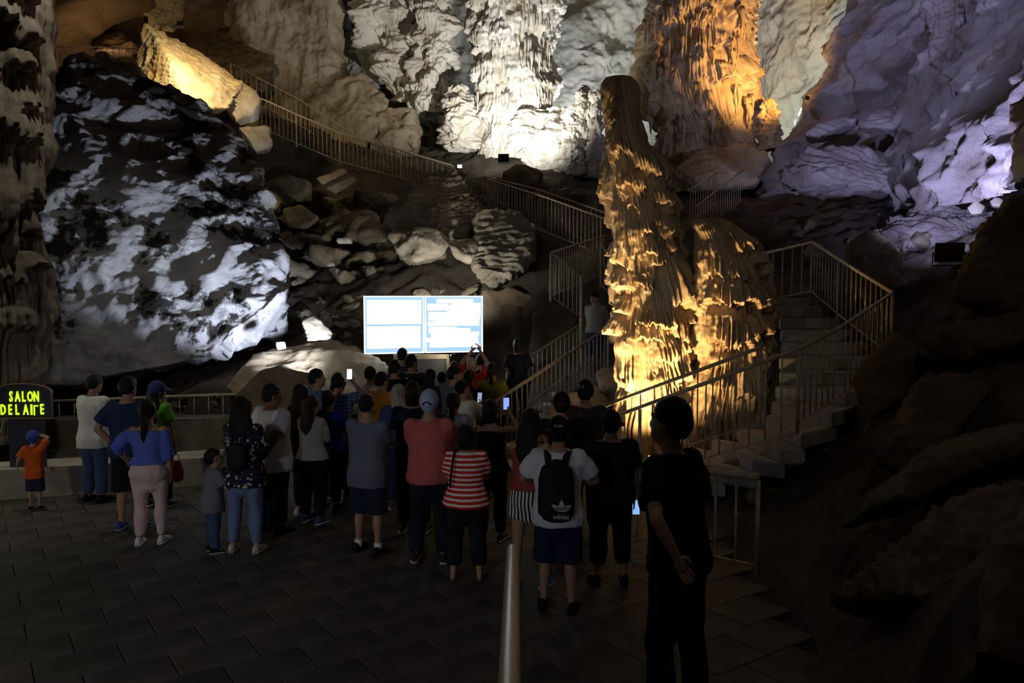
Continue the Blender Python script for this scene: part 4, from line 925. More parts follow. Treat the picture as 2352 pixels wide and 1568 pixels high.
def loft(P, Ra, Rb, side=(1, 0, 0), n=12, flat0=False, flat1=False):
    """tapered tube through P with half widths Ra along `side` and Rb across; round ends unless flat"""
    P = [Vector(p) for p in P]; k = len(P); side = Vector(side)
    rings = []
    for i, p in enumerate(P):
        t = (P[min(i + 1, k - 1)] - P[max(i - 1, 0)]).normalized()
        a = side - t * side.dot(t)
        if a.length < .15: a = Vector((0, 1, 0)) - t * t.y
        if a.length < .15: a = Vector((1, 0, 0))
        a.normalize(); b = t.cross(a)
        rings.append((p, a * Ra[i], b * Rb[i], t))
    def cap(r, sgn):
        p, a, b, t = r; q = min(a.length, b.length)
        return [(p + t * sgn * q * math.sin(w), a * math.cos(w), b * math.cos(w), t) for w in (.5, 1.0, 1.35)]
    seq = rings
    if not flat0: seq = list(reversed(cap(rings[0], -1))) + seq
    if not flat1: seq = seq + cap(rings[-1], 1)
    V = []
    for p, a, b, t in seq:
        for j in range(n):
            w = 2 * PI * j / n; V.append(p + a * math.cos(w) + b * math.sin(w))
    m_ = len(seq)
    Fc = [(i * n + j, i * n + (j + 1) % n, (i + 1) * n + (j + 1) % n, (i + 1) * n + j) for i in range(m_ - 1) for j in range(n)]
    Fc += [tuple(reversed(range(n))), tuple(range((m_ - 1) * n, m_ * n))]
    return V, Fc
def ball(c, r, n=14, R=None):
    c = Vector(c); V = []; m_ = n // 2 + 1
    for i in range(1, m_):
        ph = PI * i / m_
        for j in range(n):
            w = 2 * PI * j / n; q = Vector((r[0] * math.sin(ph) * math.cos(w), r[1] * math.sin(ph) * math.sin(w), r[2] * math.cos(ph)))
            V.append(c + (R @ q if R else q))
    Fc = [(i * n + j, (i + 1) * n + j, (i + 1) * n + (j + 1) % n, i * n + (j + 1) % n) for i in range(m_ - 2) for j in range(n)]
    t = Vector((0, 0, r[2]));
    V += [c + (R @ t if R else t), c - (R @ t if R else t)]; a = len(V) - 2; b = a + 1
    Fc += [(a, j, (j + 1) % n) for j in range(n)] + [(b, (m_ - 2) * n + (j + 1) % n, (m_ - 2) * n + j) for j in range(n)]
    return V, Fc

ARM = dict(down=((.25, .03, .80), (.5, -1, 0)), front=((.05, .25, 1.02), (1, -.3, -.3)), cross=((-.08, .23, 1.18), (1, -.1, -.7)), hip=((.2, .03, .98), (1, -.5, -.1)),
           phone=((.07, .36, 1.36), (.7, -.1, -1)), high=((.2, .34, 1.66), (.8, 0, -.7)), up=((.1, .26, 1.86), (1, .1, -.3)), behind=((.03, -.19, 1.0), (1, -.2, 0)), pocket=((.22, .08, .88), (.7, -1, 0)), bag=((.27, .02, .78), (.3, -1, 0)))
PEOPLE = {}
def person(key, label, px, d, H, yaw=0, z=0.0, sex='m', bulk=1.0, arms=('down', 'down'), top=(.3, .3, .3), topm=None, sleeve='short', hem=.90, legs=(.04, .05, .1), legm=None, leglen='long', slim=1.0,
           shoe=(.05, .05, .05), sole=(.5, .5, .5), hair='short', hc='k', hairz=1.3, cap=None, head=(0, 0), skin='m', neck=0.0, lean=0, feet=.11, face=False, vs=None, stagger=0.0, boot=0.10, off=False, group=None, tuck=False, socks=None, bare=False):
    s = H / 1.75
    child = sex == 'c'; fem = sex == 'f'
    hs = 1.09 if not child else 1.36
    p = at(px, 800, d)
    root = empty('person', (float(p[0]), d, z), label, 'person', group, rad(yaw))
    vs = vs or (.0135 if d < 9.8 else .016)
    rs = random.Random(hash(key) % 1000 if False else sum(map(ord, key)))
    sh = (.165 if fem else .19) * (bulk * .5 + .5); hipx = (.10 if fem else .092)
    # torso sections z, half width, half depth, y
    if fem: T = [(.86, .13, .1, -.005), (.93, .168, .122, -.01), (1.0, .165, .115, 0), (1.1, .132, .1, .005), (1.24, .148, .115, .015), (1.36, .158, .105, .0), (1.43, .12, .075, -.01), (1.485, .055, .058, -.01)]
    else: T = [(.86, .13, .1, 0), (.93, .155, .11, 0), (1.0, .158, .112, .0), (1.1, .152, .108, .0), (1.24, .172, .118, .005), (1.36, .185, .112, .0), (1.435, .135, .085, -.01), (1.49, .062, .065, -.01)]
    T = [(z_, a * bulk, b * (bulk * 1.0), y) for z_, a, b, y in T]
    lx = math.tan(rad(lean))
    Ln = lambda q: Vector((q[0], q[1] + lx * max(0, q[2] - .95), q[2]))
    S = lambda q: Ln(q) * s
    body = []; shirt = []; pants = []
    body.append(loft([S((0, y, z_)) for z_, a, b, y in T] + [S((0, .0, 1.545))], [a * s for _, a, _, _ in T] + [.054 * s], [b * s for _, _, b, _ in T] + [.056 * s], n=16))
    # head
    nk = S((0, .005, 1.53)); Rh = Matrix.Rotation(rad(head[0]), 3, 'Z') @ Matrix.Rotation(rad(head[1]), 3, 'X')
    Hd = lambda q: nk + Rh @ (Vector((q[0], q[1], q[2] - 1.53)) * s * hs)
    hb = lambda c, r: ball(Hd(c), tuple(x * s * hs for x in r), 14, Rh)
    body += [hb((0, -.005, 1.645), (.074, .093, .1)), hb((0, .032, 1.592), (.06, .066, .085)), hb((0, .06, 1.553), (.036, .036, .03)), hb((0, .098, 1.606), (.014, .02, .024)), hb((.076, 0, 1.61), (.012, .021, .032)), hb((-.076, 0, 1.61), (.012, .021, .032)), hb((0, .076, 1.655), (.052, .018, .014))]
    # arms
    hands = []
    fingers = []
    for i, sd_ in ((0, -1), (1, 1)):
        ap = arms[i]; tg, pole = (ARM[ap] if isinstance(ap, str) else ap)
        shp = S((sd_ * sh, -.005, 1.415)); t_ = S((sd_ * tg[0], tg[1], tg[2])); po = Vector((sd_ * pole[0], pole[1], pole[2])).normalized()
        l1, l2 = .285 * s, .255 * s
        dv = t_ - shp; L_ = min(dv.length, (l1 + l2) * .995); dn = dv.normalized(); t_ = shp + dn * L_
        ca = (l1 * l1 + L_ * L_ - l2 * l2) / (2 * l1 * L_); a_ = max(-1, min(1, ca)); h_ = l1 * math.sqrt(max(0, 1 - a_ * a_))
        pp = po - dn * po.dot(dn); pp.normalize(); el = shp + dn * (l1 * a_) + pp * h_
        fd = (t_ - el).normalized()
        ar = (.047 if not fem else .041) * s * (.4 + .6 * bulk)
        body.append(loft([shp, shp.lerp(el, .5), el], [ar * 1.08, ar, ar * .82], [ar * 1.08, ar, ar * .82], n=10))
        body.append(loft([el, el.lerp(t_, .3), t_], [ar * .82, ar * .86, ar * .56], [ar * .82, ar * .84, ar * .5], n=10))
        pn_ = fd.cross(Vector((0, 0, 1))); pn_ = pn_ if pn_.length > .2 else Vector((1, 0, 0)); pn_.normalize()
        wd_ = pn_.cross(fd).normalized()  # across the palm
        pal = t_ + fd * .05 * s
        body.append(loft([t_, t_ + fd * .045 * s, t_ + fd * .085 * s], [.026 * s, .038 * s, .036 * s], [.02 * s, .016 * s, .013 * s], side=wd_, n=10))
        curl = -pn_ * sd_ * .5
        for q in range(4):
            b0_ = t_ + fd * .08 * s + wd_ * (q - 1.5) * .0185 * s; ln_ = (.066, .075, .07, .055)[q] * s
            d1 = (fd + curl * .3).normalized(); d2 = (fd + curl * 1.3).normalized()
            fingers.append(loft([b0_, b0_ + d1 * ln_ * .5, b0_ + d1 * ln_ * .5 + d2 * ln_ * .5], [.0088 * s, .008 * s, .0065 * s], [.0088 * s, .008 * s, .0065 * s], n=6))
        tb_ = t_ + fd * .025 * s + wd_ * .03 * s; td = (fd * .7 + wd_ * .7 + curl * .4).normalized()
        fingers.append(loft([tb_, tb_ + td * .03 * s, tb_ + td * .03 * s + (fd + curl * .4).normalized() * .03 * s], [.0105 * s, .0095 * s, .0075 * s], [.0105 * s, .0095 * s, .0075 * s], n=6))
        hands.append((t_ + fd * .1 * s, fd))
        if sleeve != 'none':
            so = .02 * s
            if not off: shirt.append(ball(shp - Vector((sd_ * .012 * s, 0, 0)), (ar * 1.02 + so,) * 3, 12))
            if off: shp2 = shp.lerp(el, .22)
            else: shp2 = shp - Vector((sd_ * .03 * s, 0, 0))
            if sleeve == 'long': pts = [shp2, shp.lerp(el, .5), el, el.lerp(t_, .5), el.lerp(t_, .97)]; rr = [ar * 1.1 + so, ar + so, ar * .85 + so, ar * .8 + so, ar * .65 + so]
            elif sleeve == 'three': pts = [shp2, shp.lerp(el, .5), el, el.lerp(t_, .35)]; rr = [ar * 1.1 + so, ar + so * 1.5, ar * .85 + so * 1.5, ar * .85 + so]
            else: pts = [shp2, shp.lerp(el, .35), shp.lerp(el, .72)]; rr = [ar * 1.12 + so, ar + so * 1.5, ar + so * 1.9]
            shirt.append(loft(pts, rr, rr, n=10, flat1=True))
    # legs
    feetp = []
    for i, sd_ in ((0, -1), (1, 1)):
        fx = sd_ * feet; fy = stagger * sd_
        hp = Vector((sd_ * hipx * bulk, 0, .88)) * s; kn = Vector((sd_ * (hipx * .4 + feet * .55) + .005 * sd_, .02 + fy * .5, .48)) * s; an = Vector((fx, fy - .01, .075)) * s
        tr = (.086 if fem else .08) * s * (.35 + .65 * bulk); lm = .95
        body.append(loft([hp, hp.lerp(kn, .5), kn], [tr, tr * .82, tr * .62], [tr, tr * .85, tr * .64], n=12))
        cf = kn.lerp(an, .32) - Vector((0, .012 * s, 0))
        body.append(loft([kn, cf, kn.lerp(an, .7), an], [tr * .62, tr * .66, tr * .46, tr * .38], [tr * .62, tr * .7, tr * .5, tr * .42], n=12))
        body.append(loft([an + Vector((0, -.03, -.035)) * s, an + Vector((sd_ * .01, .06, -.04)) * s, an + Vector((sd_ * .02, .15, -.052)) * s], [.03 * s, .036 * s, .034 * s], [.034 * s, .026 * s, .016 * s], n=10))
        feetp.append(an)
        o_ = (.016 if fem else .024) * s * slim
        if leglen == 'long': pts = [hp + Vector((0, 0, .03)) * s, hp.lerp(kn, .5), kn, cf, kn.lerp(an, .7), an.lerp(kn, boot)]; rr = [tr + o_, tr * .85 + o_, tr * .66 + o_, tr * .68 + o_, tr * .52 + o_ * 1.3, tr * .42 + o_ * 1.5]
        elif leglen == 'crop': pts = [hp + Vector((0, 0, .03)) * s, hp.lerp(kn, .5), kn, cf, kn.lerp(an, .62)]; rr = [tr + o_, tr * .85 + o_, tr * .66 + o_, tr * .7 + o_, tr * .58 + o_]
        elif leglen == 'knee': pts = [hp + Vector((0, 0, .03)) * s, hp.lerp(kn, .5), kn.lerp(an, .06)]; rr = [tr + o_, tr * .9 + o_ * 1.4, tr * .75 + o_ * 1.9]
        else: pts = [hp + Vector((0, 0, .03)) * s, hp.lerp(kn, .42)]; rr = [tr + o_, tr * .92 + o_ * 1.6]
        pants.append(loft(pts, rr, rr, n=12, flat1=True))
    # clothes
    so = .024
    hz = hem
    pw = ((.186, .2, .18), (.15, .158, .132)) if fem else ((.174, .183, .168), (.14, .143, .126))
    TC = [(z_, pw[0][q] * bulk, pw[1][q] * bulk, 0) for q, z_ in enumerate((.84, .90, .97))] + [t for t in T if t[0] > 1.05]
    sec = [t for t in TC if t[0] > hz + .02]
    ia = np.interp(hz, [t[0] for t in TC], [t[1] for t in TC]); ib = np.interp(hz, [t[0] for t in TC], [t[2] for t in TC])
    nt_ = 1.405 if off else (1.47 if sleeve != 'none' else 1.40)
    sec = [t for t in sec if t[0] < nt_ - .02]
    ta = np.interp(nt_, [t[0] for t in T], [t[1] for t in T]); tb2 = np.interp(nt_, [t[0] for t in T], [t[2] for t in T])
    if sleeve == 'none': ta = min(ta, .12)
    Z = [hz] + [t[0] for t in sec] + [nt_]
    fl_ = .032 if not tuck else .012
    Aa = [ia + fl_] + [t[1] + so + (.012 if not fem and t[0] < 1.2 else 0) for t in sec] + [ta + so * .7]; Bb = [ib + fl_] + [t[2] + so + (.012 if not fem and t[0] < 1.2 else 0) for t in sec] + [tb2 + so * .7]
    shirt.insert(0, loft([S((0, 0, z_)) for z_ in Z], [a * s for a in Aa], [b * s for b in Bb], n=18, flat0=True, flat1=True))
    pants.insert(0, loft([S((0, 0, z_)) for z_ in (.77, .84, .90, .97, 1.03)], [x * s * bulk for x in ((.14, .186, .196, .17, .146) if fem else (.13, .174, .183, .168, .158))], [x * s * bulk for x in ((.11, .15, .158, .132, .115) if fem else (.11, .14, .143, .126, .115))], n=16, flat1=True))
    bm_ = vox('body', body, vs * s, 3, .36 if d > 5 else .6)
    fm = MB()
    for v, f in fingers: fm.add(v, f)
    # join the fingers into the body mesh
    bb = bmesh.new(); bb.from_mesh(bm_); fme = fm.mesh('f', True); bb.from_mesh(fme); bb.to_mesh(bm_); bb.free(); bpy.data.meshes.remove(fme)
    bm_.polygons.foreach_set('use_smooth', np.full(len(bm_.polygons), True))
    link('body', bm_, SK[skin], root)
    def cloth(nm, parts, m, seed_):
        me = vox(nm, parts, vs * 1.15 * s, 3, .42 if d > 5 else .7); P_ = getv(me); N_ = getn(me)
        w = fbm(P_ * np.array([1, 1, .55]), 9, 2, seed_) * .011 + fbm(P_, 3.5, 2, seed_ + 5, ridged=True) * .006
        setv(me, P_ + N_ * (w + .004)[:, None]); me.polygons.foreach_set('use_smooth', np.full(len(me.polygons), True))
        return link(nm, me, m, root)
    cloth({'none': 'tank_top'}.get(sleeve, 'shirt'), shirt, topm or fab(top), rs.randrange(999))
    cloth('trousers' if leglen in ('long', 'crop') else 'shorts', pants, legm or fab(legs), rs.randrange(999))
    # shoes
    for i, sd_ in ((0, -1), (1, 1)):
        an = feetp[i]; x0, y0 = an.x, an.y
        if bare:
            mb = MB(); V, Fc = loft([(x0, y0 - .06 * s, .012 * s), (x0 + sd_ * .01 * s, y0 + .06 * s, .012 * s), (x0 + sd_ * .02 * s, y0 + .18 * s, .012 * s)], [.034 * s, .044 * s, .036 * s], [.012 * s] * 3, n=12)
            mb.add(V, Fc); mb.build('sandal', fab(shoe), root, smooth=True); continue
        def sect(zs, gr):
            V = []; n = 14
            ys = np.linspace(-.085, .19, 9); wds = [.026, .037, .039, .037, .037, .041, .045, .042, .024]
            tops = zs
            for y_, w_, t_ in zip(ys, wds, tops):
                for j in range(n):
                    q = 2 * PI * j / n; V.append((x0 + sd_ * .012 * s * (y_ + .1) * 8 + (w_ + gr) * s * math.cos(q), y0 + y_ * s, max(0.0, (t_ / 2 + (t_ / 2) * math.sin(q))) * s))
            Fc = [(k * n + j, k * n + (j + 1) % n, (k + 1) * n + (j + 1) % n, (k + 1) * n + j) for k in range(8) for j in range(n)] + [tuple(reversed(range(n))), tuple(range(8 * n, 9 * n))]
            return V, Fc
        mb = MB(); mb.add(*sect([.085, .105, .112, .1, .088, .07, .058, .05, .035], 0)); sh_ = mb.build('shoe', fab(shoe, .6), root, smooth=True)
        mb = MB(); mb.add(*sect([.026] * 9, .006)); mb.build('sole', fab(sole, .6), sh_, smooth=True)
        if socks:
            V, Fc = loft([an + Vector((0, 0, -.0)), an + Vector((0, 0, .065 * s))], [.043 * s, .044 * s], [.046 * s, .046 * s], n=12, flat1=True); mb = MB(); mb.add(V, Fc); mb.build('sock', fab(socks), root, smooth=True)
    # hair
    def shell(grow, back, hole=.84, front=.45, side=-.05, nape=-.75, nz=.0):
        V = []; n, m_ = 28, 16
        for i in range(m_ + 1):
            ph = PI * i / m_
            for j in range(n):
                w = 2 * PI * j / n; q = Vector((math.sin(ph) * math.cos(w), math.sin(ph) * math.sin(w), math.cos(ph)))
                thr = float(np.interp(q.y, [-1, -.3, .2, 1], [nape, nape * .75, side, front])); k_ = hole + (1 - hole) * float(smooth01(thr - .14, thr + .05, q.z))
                g = Vector(((.072 + grow) * q.x, (.094 + grow) * q.y, (.103 + grow) * q.z)) * k_
                V.append(Hd(Vector((0, -.006 - back, 1.646)) + g))
        Fc = [(i * n + j, (i + 1) * n + j, (i + 1) * n + (j + 1) % n, i * n + (j + 1) % n) for i in range(m_) for j in range(n)]
        V = np.array([tuple(v) for v in V])
        if nz: V = V + (fbm(V, 18, 2, 4) * nz)[:, None] * np.array([1, 1, .6])
        return V, Fc
    hm = M_hair[hc]
    if hair != 'bald':
        mb = MB()
        if cap: mb.add(*shell(.004, .003, nape=-.9, side=-.1, nz=.002))
        elif hair == 'short': mb.add(*shell(.012, .005, nape=-.9, nz=.011))
        elif hair == 'thin': mb.add(*shell(.006, .002, front=.75, nz=.003))
        if hair not in ('short', 'thin'):
            if not cap: mb.add(*shell(.018, .006, front=.5, side=-.35, nape=-.9, nz=.006))
            if hair == 'long':
                zz = [1.68, 1.6, 1.5, (1.5 + hairz) / 2, hairz]; ww = [.07, .088, .1, .095, .05]
                mb.add(*loft([Hd((0, -.05, 1.68)), Hd((0, -.065, 1.6)), S((0, -.085, 1.48)), S((0, -.12, (1.47 + hairz) / 2)), S((0, -.125, hairz))], [w * s * hs for w in ww], [.05 * s, .055 * s, .05 * s, .04 * s, .02 * s], n=14))
            elif hair == 'curly':
                mb.add(*loft([Hd((0, -.03, 1.7)), Hd((0, -.04, 1.6)), S((0, -.07, 1.47)), S((0, -.1, hairz))], [.085 * s, .115 * s, .14 * s, .1 * s], [.08 * s, .09 * s, .085 * s, .05 * s], n=16))
            elif hair == 'pony':
                mb.add(*loft([Hd((0, -.1, 1.69)), Hd((0, -.135, 1.65)), S((0, -.15, 1.53)), S((0, -.135, (1.5 + hairz) / 2)), S((0, -.125, hairz))], [.024 * s, .034 * s, .04 * s, .036 * s, .012 * s], [.022 * s, .03 * s, .032 * s, .028 * s, .01 * s], n=10))
            elif hair == 'bob':
                mb.add(*loft([Hd((0, -.02, 1.7)), Hd((0, -.025, 1.6)), Hd((0, -.03, 1.54))], [.08 * s, .1 * s, .085 * s], [.085 * s, .09 * s, .07 * s], n=16))
        me = mb.mesh('hair', True)
        if hair in ('long', 'curly', 'pony', 'bob'):
            me2 = vox('hair', [([tuple(v) for v in mb.V], mb.F)], .011, 2, .6); P_ = getv(me2); N_ = getn(me2)
            am = .018 if hair == 'curly' else .006
            setv(me2, P_ + N_ * (fbm(P_ * np.array([1, 1, .3 if hair != 'curly' else 1]), 26, 2, 7) * am)[:, None]); bpy.data.meshes.remove(me); me = me2
            me.polygons.foreach_set('use_smooth', np.full(len(me.polygons), True))
        link('hair', me, hm, root)
    if cap:
        col, brim_yaw = cap[0], cap[1]
        mb = MB(); Rb_ = Matrix.Rotation(rad(brim_yaw), 3, 'Z')
        mb.add(*shell(.021, .0, front=.22, side=.05, nape=-.28, hole=.9))
        V, Fc = ball(Hd((0, -.006, 1.768)), (.009 * s, .009 * s, .006 * s), 8); mb.add(V, Fc)
        cp = mb.build('cap', fab(col, .8), root, smooth=True)
        bv = []; n_ = 11
        for zo in (.0, -.007):
            for a_ in np.linspace(-1.05, 1.05, n_):
                for rr_ in (1.0, 1.0 + .62 * math.cos(a_ * .9)):
                    dx_, dy_ = math.sin(a_) * .098 * rr_, math.cos(a_) * .116 * rr_
                    q = Rb_ @ Vector((dx_, dy_, 0)); bv.append(Hd((q.x, q.y - .006, 1.668 + zo - .035 * (rr_ - 1) - .25 * abs(dx_) ** 1.5)))
        Fb = []
        for k in range(n_ - 1): Fb += [(2 * k, 2 * k + 2, 2 * k + 3, 2 * k + 1), (2 * n_ + 2 * k, 2 * n_ + 2 * k + 1, 2 * n_ + 2 * k + 3, 2 * n_ + 2 * k + 2), (2 * k + 1, 2 * k + 3, 2 * n_ + 2 * k + 3, 2 * n_ + 2 * k + 1), (2 * k, 2 * n_ + 2 * k, 2 * n_ + 2 * k + 2, 2 * k + 2)]
        MB().add(bv, Fb).build('brim', fab(cap[2] if len(cap) > 2 else col, .8), cp, smooth=False)
        if len(cap) > 3 and cap[3]:  # strap opening opposite the brim
            V = []
            q_ = Rb_ @ Vector((0, -1, 0))
            for k in range(9):
                w = PI * k / 8; a_ = math.cos(w) * .42; q = Rb_ @ Vector((math.sin(a_) * .1, -math.cos(a_) * .119, 0)); V.append(Hd((q.x, q.y - .006, 1.628 + math.sin(w) * .032)))
            mb = MB().tube([V[k] for k in range(9)], .004, 5); mb.add(V, [tuple(range(9))]); mb.build('strap_opening', fab(cap[3], .8), cp)
    if face:
        for sd_ in (-1, 1):
            mb = MB(); mb.add(*ball(Hd((sd_ * .03, .0775, 1.636)), (.012 * s, .008 * s, .0075 * s), 10, Rh)); e = mb.build('eye', M_eye, root, smooth=True)
            mb = MB(); mb.add(*ball(Hd((sd_ * .03, .0838, 1.636)), (.005 * s, .003 * s, .005 * s), 8, Rh)); mb.build('iris', M_hair['k'], e, smooth=True)
            mb = MB(); mb.add(*loft([Hd((sd_ * .014, .0885, 1.66)), Hd((sd_ * .034, .0855, 1.666)), Hd((sd_ * .05, .074, 1.659))], [.004 * s] * 3, [.004 * s] * 3, n=6)); mb.build('eyebrow', M_hair['k'], root, smooth=True)
        mb = MB(); mb.add(*loft([Hd((-.022, .088, 1.566)), Hd((0, .097, 1.567)), Hd((.022, .088, 1.566))], [.005 * s] * 3, [.006 * s] * 3, n=6)); mb.build('mouth', M_lip, root, smooth=True)
    Rz = Matrix.Rotation(rad(yaw), 3, 'Z'); W_ = lambda v: Rz @ Vector(v) + Vector(root.location)
    PEOPLE[key] = dict(root=root, s=s, W=W_, hands=[(W_(h), Rz @ f_) for h, f_ in hands], Hd=Hd, S=S, Rz=Rz)
    return root

BLACK, NAVY, DENIM, WHITE = (.012, .012, .014), (.022, .03, .065), (.05, .085, .17), (.72, .72, .74)
person('boy_cap', 'small boy in a blue cap and orange shirt reaching up before the sign', 68, 10.3, 1.0, 5, sex='c', arms=(((.42, .12, .98), (.3, -1, -.5)), ((.06, .06, 1.74), (1, .1, .2))), top=(.72, .13, .02), hem=0.75, legs=(.03, .035, .06), leglen='knee', shoe=(.04, .04, .05), cap=((.06, .1, .42), 0), feet=.1, skin='l')
person('white_man', 'man in a loose white shirt and blue jeans at the left', 208, 10.75, 1.71, -14, arms=('front', 'front'), topm=P_rib, hem=0.77, legs=DENIM, shoe=BLACK, sole=BLACK, head=(-10, -14), bulk=1.08, lean=2, sleeve='short')
person('navy_man', 'tall man in a navy shirt, black knee shorts and blue shoes', 290, 9.45, 1.83, -4, arms=('hip', 'front'), top=(.022, .035, .085), hem=.86, legs=BLACK, leglen='knee', shoe=(.04, .08, .35), sole=(.5, .5, .6), head=(-8, -5), bulk=1.12)
person('green_woman', 'woman in a green shirt and dark blue cap behind the woman in pink trousers', 358, 10.5, 1.65, -16, sex='f', arms=('front', 'bag'), top=(.16, .5, .06), legs=BLACK, shoe=(.03, .03, .03), sole=WHITE, cap=((.04, .07, .24), -10), hair='long', head=(-25, 0), bulk=1.05, feet=.14)
person('pink_woman', 'woman in a blue off shoulder top and pale pink trousers', 335, 8.9, 1.615, 4, sex='f', arms=(((.33, .14, 1.02), (.8, -.6, -.2)), ('down')), top=(.1, .15, .55), sleeve='three', off=True, hem=1.0, legs=(.68, .5, .5), slim=.5, shoe=(.78, .78, .8), sole=(.8, .8, .8), hair='pony', hc='k', hairz=1.13, head=(-6, -2), bulk=1.2, feet=.12, stagger=.03, skin='m')
person('toddler', 'small child in a grey shirt leaning on the woman in the floral jacket', 480, 8.6, 1.1, -55, sex='c', bulk=1.2, arms=(((.1, .3, 1.35), (.5, 0, -1)), ((.12, .3, 1.3), (.5, 0, -1))), top=(.17, .18, .2), hem=0.74, legs=DENIM, shoe=BLACK, sole=WHITE, head=(-10, 10), lean=6, feet=.1)
person('floral_woman', 'woman in a dark floral jacket and light jeans with curly hair', 555, 8.62, 1.68, -6, sex='f', arms=('front', 'front'), topm=P_flor, sleeve='long', hem=0.78, legs=(.14, .2, .36), slim=.7, shoe=(.55, .5, .42), sole=(.6, .58, .52), hair='curly', hairz=1.36, bulk=1.2, feet=.14, head=(-14, 0))
person('linen_man', 'heavy man in a white linen shirt and dark jeans with folded hands behind', 622, 9.35, 1.75, -32, arms=('behind', 'behind'), top=(.74, .73, .78), hem=0.75, legs=NAVY, shoe=BLACK, sole=BLACK, head=(-28, 0), bulk=1.25, face=True, skin='d')
person('dark_woman', 'woman in dark clothes and white shoes behind the white sweater', 690, 10.1, 1.66, -20, sex='f', arms=('front', 'front'), top=BLACK, sleeve='long', legs=BLACK, shoe=(.7, .7, .7), sole=WHITE, hair='long', hairz=1.2, feet=.05, slim=.7)
person('side_man', 'man showing his face in profile behind the white sweater', 728, 11.2, 1.75, -45, arms=('cross', 'cross'), top=(.1, .16, .36), legs=(.3, .25, .18), shoe=(.06, .06, .07), sole=WHITE, head=(-35, 4), face=True, feet=.13)
person('sweater_woman', 'woman in a white knitted sweater and black trousers with long brown hair', 713, 9.72, 1.56, -24, sex='f', arms=('front', 'cross'), top=(.6, .58, .54), sleeve='long', hem=0.91, legs=BLACK, shoe=(.05, .08, .2), sole=WHITE, hair='long', hc='b', hairz=1.24, head=(-30, 0), bulk=1.08, feet=.12, slim=.9)
person('plaid_man', 'man in a blue plaid shirt holding a bright phone up', 775, 10.95, 1.72, -8, arms=('front', ((.12, .32, 1.6), (.9, .1, -.8))), topm=P_plaid, sleeve='short', hem=.82, legs=NAVY, shoe=BLACK, bulk=1.05)
person('royal_girl', 'girl in a royal blue shirt with a tied ponytail', 752, 10.35, 1.55, -10, sex='f', arms=('front', 'front'), top=(.02, .03, .32), legs=BLACK, hair='pony', hc='b', hairz=1.4, bulk=1.1)
person('polo_man', 'balding man in a grey polo shirt, navy shorts and white socks', 842, 8.58, 1.73, -20, arms=('cross', 'cross'), top=(.13, .145, .2), hem=0.755, legs=(.018, .024, .05), leglen='knee', shoe=BLACK, sole=BLACK, socks=(.75, .75, .75), hair='thin', head=(-6, 0), bulk=1.14, feet=.14, stagger=-.03)
person('yellow_man', 'man in a bright mustard yellow shirt', 876, 11.3, 1.70, -28, arms=('front', 'front'), top=(.68, .28, .015), legs=NAVY, head=(-15, 0), bulk=1.2)
person('left_head_boy', 'dark haired person with a white collar left of the yellow shirt', 850, 12.4, 1.68, -12, arms=('front', 'front'), top=(.5, .5, .5), legs=NAVY)
person('mid_head', 'dark haired person in black between the yellow shirt and the tecate shirt'.replace('tecate', 'lettered'), 906, 12.6, 1.76, -15, arms=('front', 'front'), top=BLACK, legs=NAVY)
person('pair_left', 'left of the two tall heads right before the display stand', 924, 14.2, 1.84, -5, arms=('front', 'front'), top=(.03, .04, .06), legs=NAVY)
person('letter_man', 'man in a black shirt with white lettering across the back', 945, 13.3, 1.79, -18, arms=('front', 'front'), top=(.02, .022, .03), legs=NAVY, head=(-30, 0), bulk=1.15, face=True)
person('grey_hair', 'grey haired woman in a navy shirt', 915, 10.4, 1.62, 10, sex='f', arms=('front', 'front'), top=(.04, .06, .17), legs=NAVY, hair='long', hc='g', hairz=1.33, bulk=1.25, head=(-30, 0))
person('black_tee', 'broad dark haired person in black standing left of the pale cap', 948, 9.35, 1.77, -6, arms=('front', 'front'), top=(.012, .016, .035), legs=(.012, .014, .022), shoe=(.06, .06, .06), sole=WHITE, bulk=1.1, hair='bob', feet=.13)
person('pink_man', 'man in a faded red shirt and pale blue cap with an open back', 985, 8.3, 1.80, -6, arms=('cross', 'cross'), top=(.5, .12, .12), hem=0.835, legs=(.014, .016, .026), shoe=(.03, .03, .03), sole=WHITE, cap=((.38, .45, .62), 0, (.38, .45, .62), (.02, .02, .03)), bulk=1.16, feet=.15)
person('bob_woman', 'woman with a dark ponytail before the display stand', 988, 12.8, 1.60, -10, sex='f', arms=('front', 'front'), top=(.05, .05, .06), legs=NAVY, hair='long', hairz=1.25)
person('small_head', 'short dark haired person beside the display stand post', 1014, 13.2, 1.52, -5, arms=('front', 'front'), top=(.03, .03, .04), legs=NAVY)
person('pale_back', 'person in a pale shirt half hidden left of the raised phone', 1042, 13.9, 1.62, 0, arms=('front', 'front'), top=(.55, .55, .52), legs=NAVY)
person('profile_man', 'man in a slate shirt looking right in profile', 1044, 11.8, 1.74, -38, arms=('front', 'front'), top=(.1, .11, .14), legs=NAVY, head=(-45, 0), face=True, bulk=1.15)
person('red_man', 'man in a red shirt lifting a phone above his head with both hands', 1084, 13.5, 1.74, -14, arms=(((.06, .2, 1.86), (1, .2, -.2)), ((.09, .2, 1.86), (1, .2, -.2))), top=(.5, .03, .015), legs=NAVY, hair='thin', hc='g', head=(-4, 12))
person('far_head', 'dark haired person right behind the man lifting his phone', 1103, 14.6, 1.70, 0, arms=('front', 'front'), top=BLACK, legs=NAVY)
person('cream_man', 'man in a cream shirt lit by a phone lamp', 1062, 10.9, 1.63, -34, arms=('front', 'phone'), top=(.72, .68, .6), legs=NAVY, head=(-20, 0), bulk=1.12)
person('hair_woman', 'woman with long dark hair left of the olive shirt', 1078, 12.2, 1.64, -25, sex='f', arms=('front', 'cross'), top=(.02, .02, .03), legs=BLACK, hair='long', hairz=1.15)
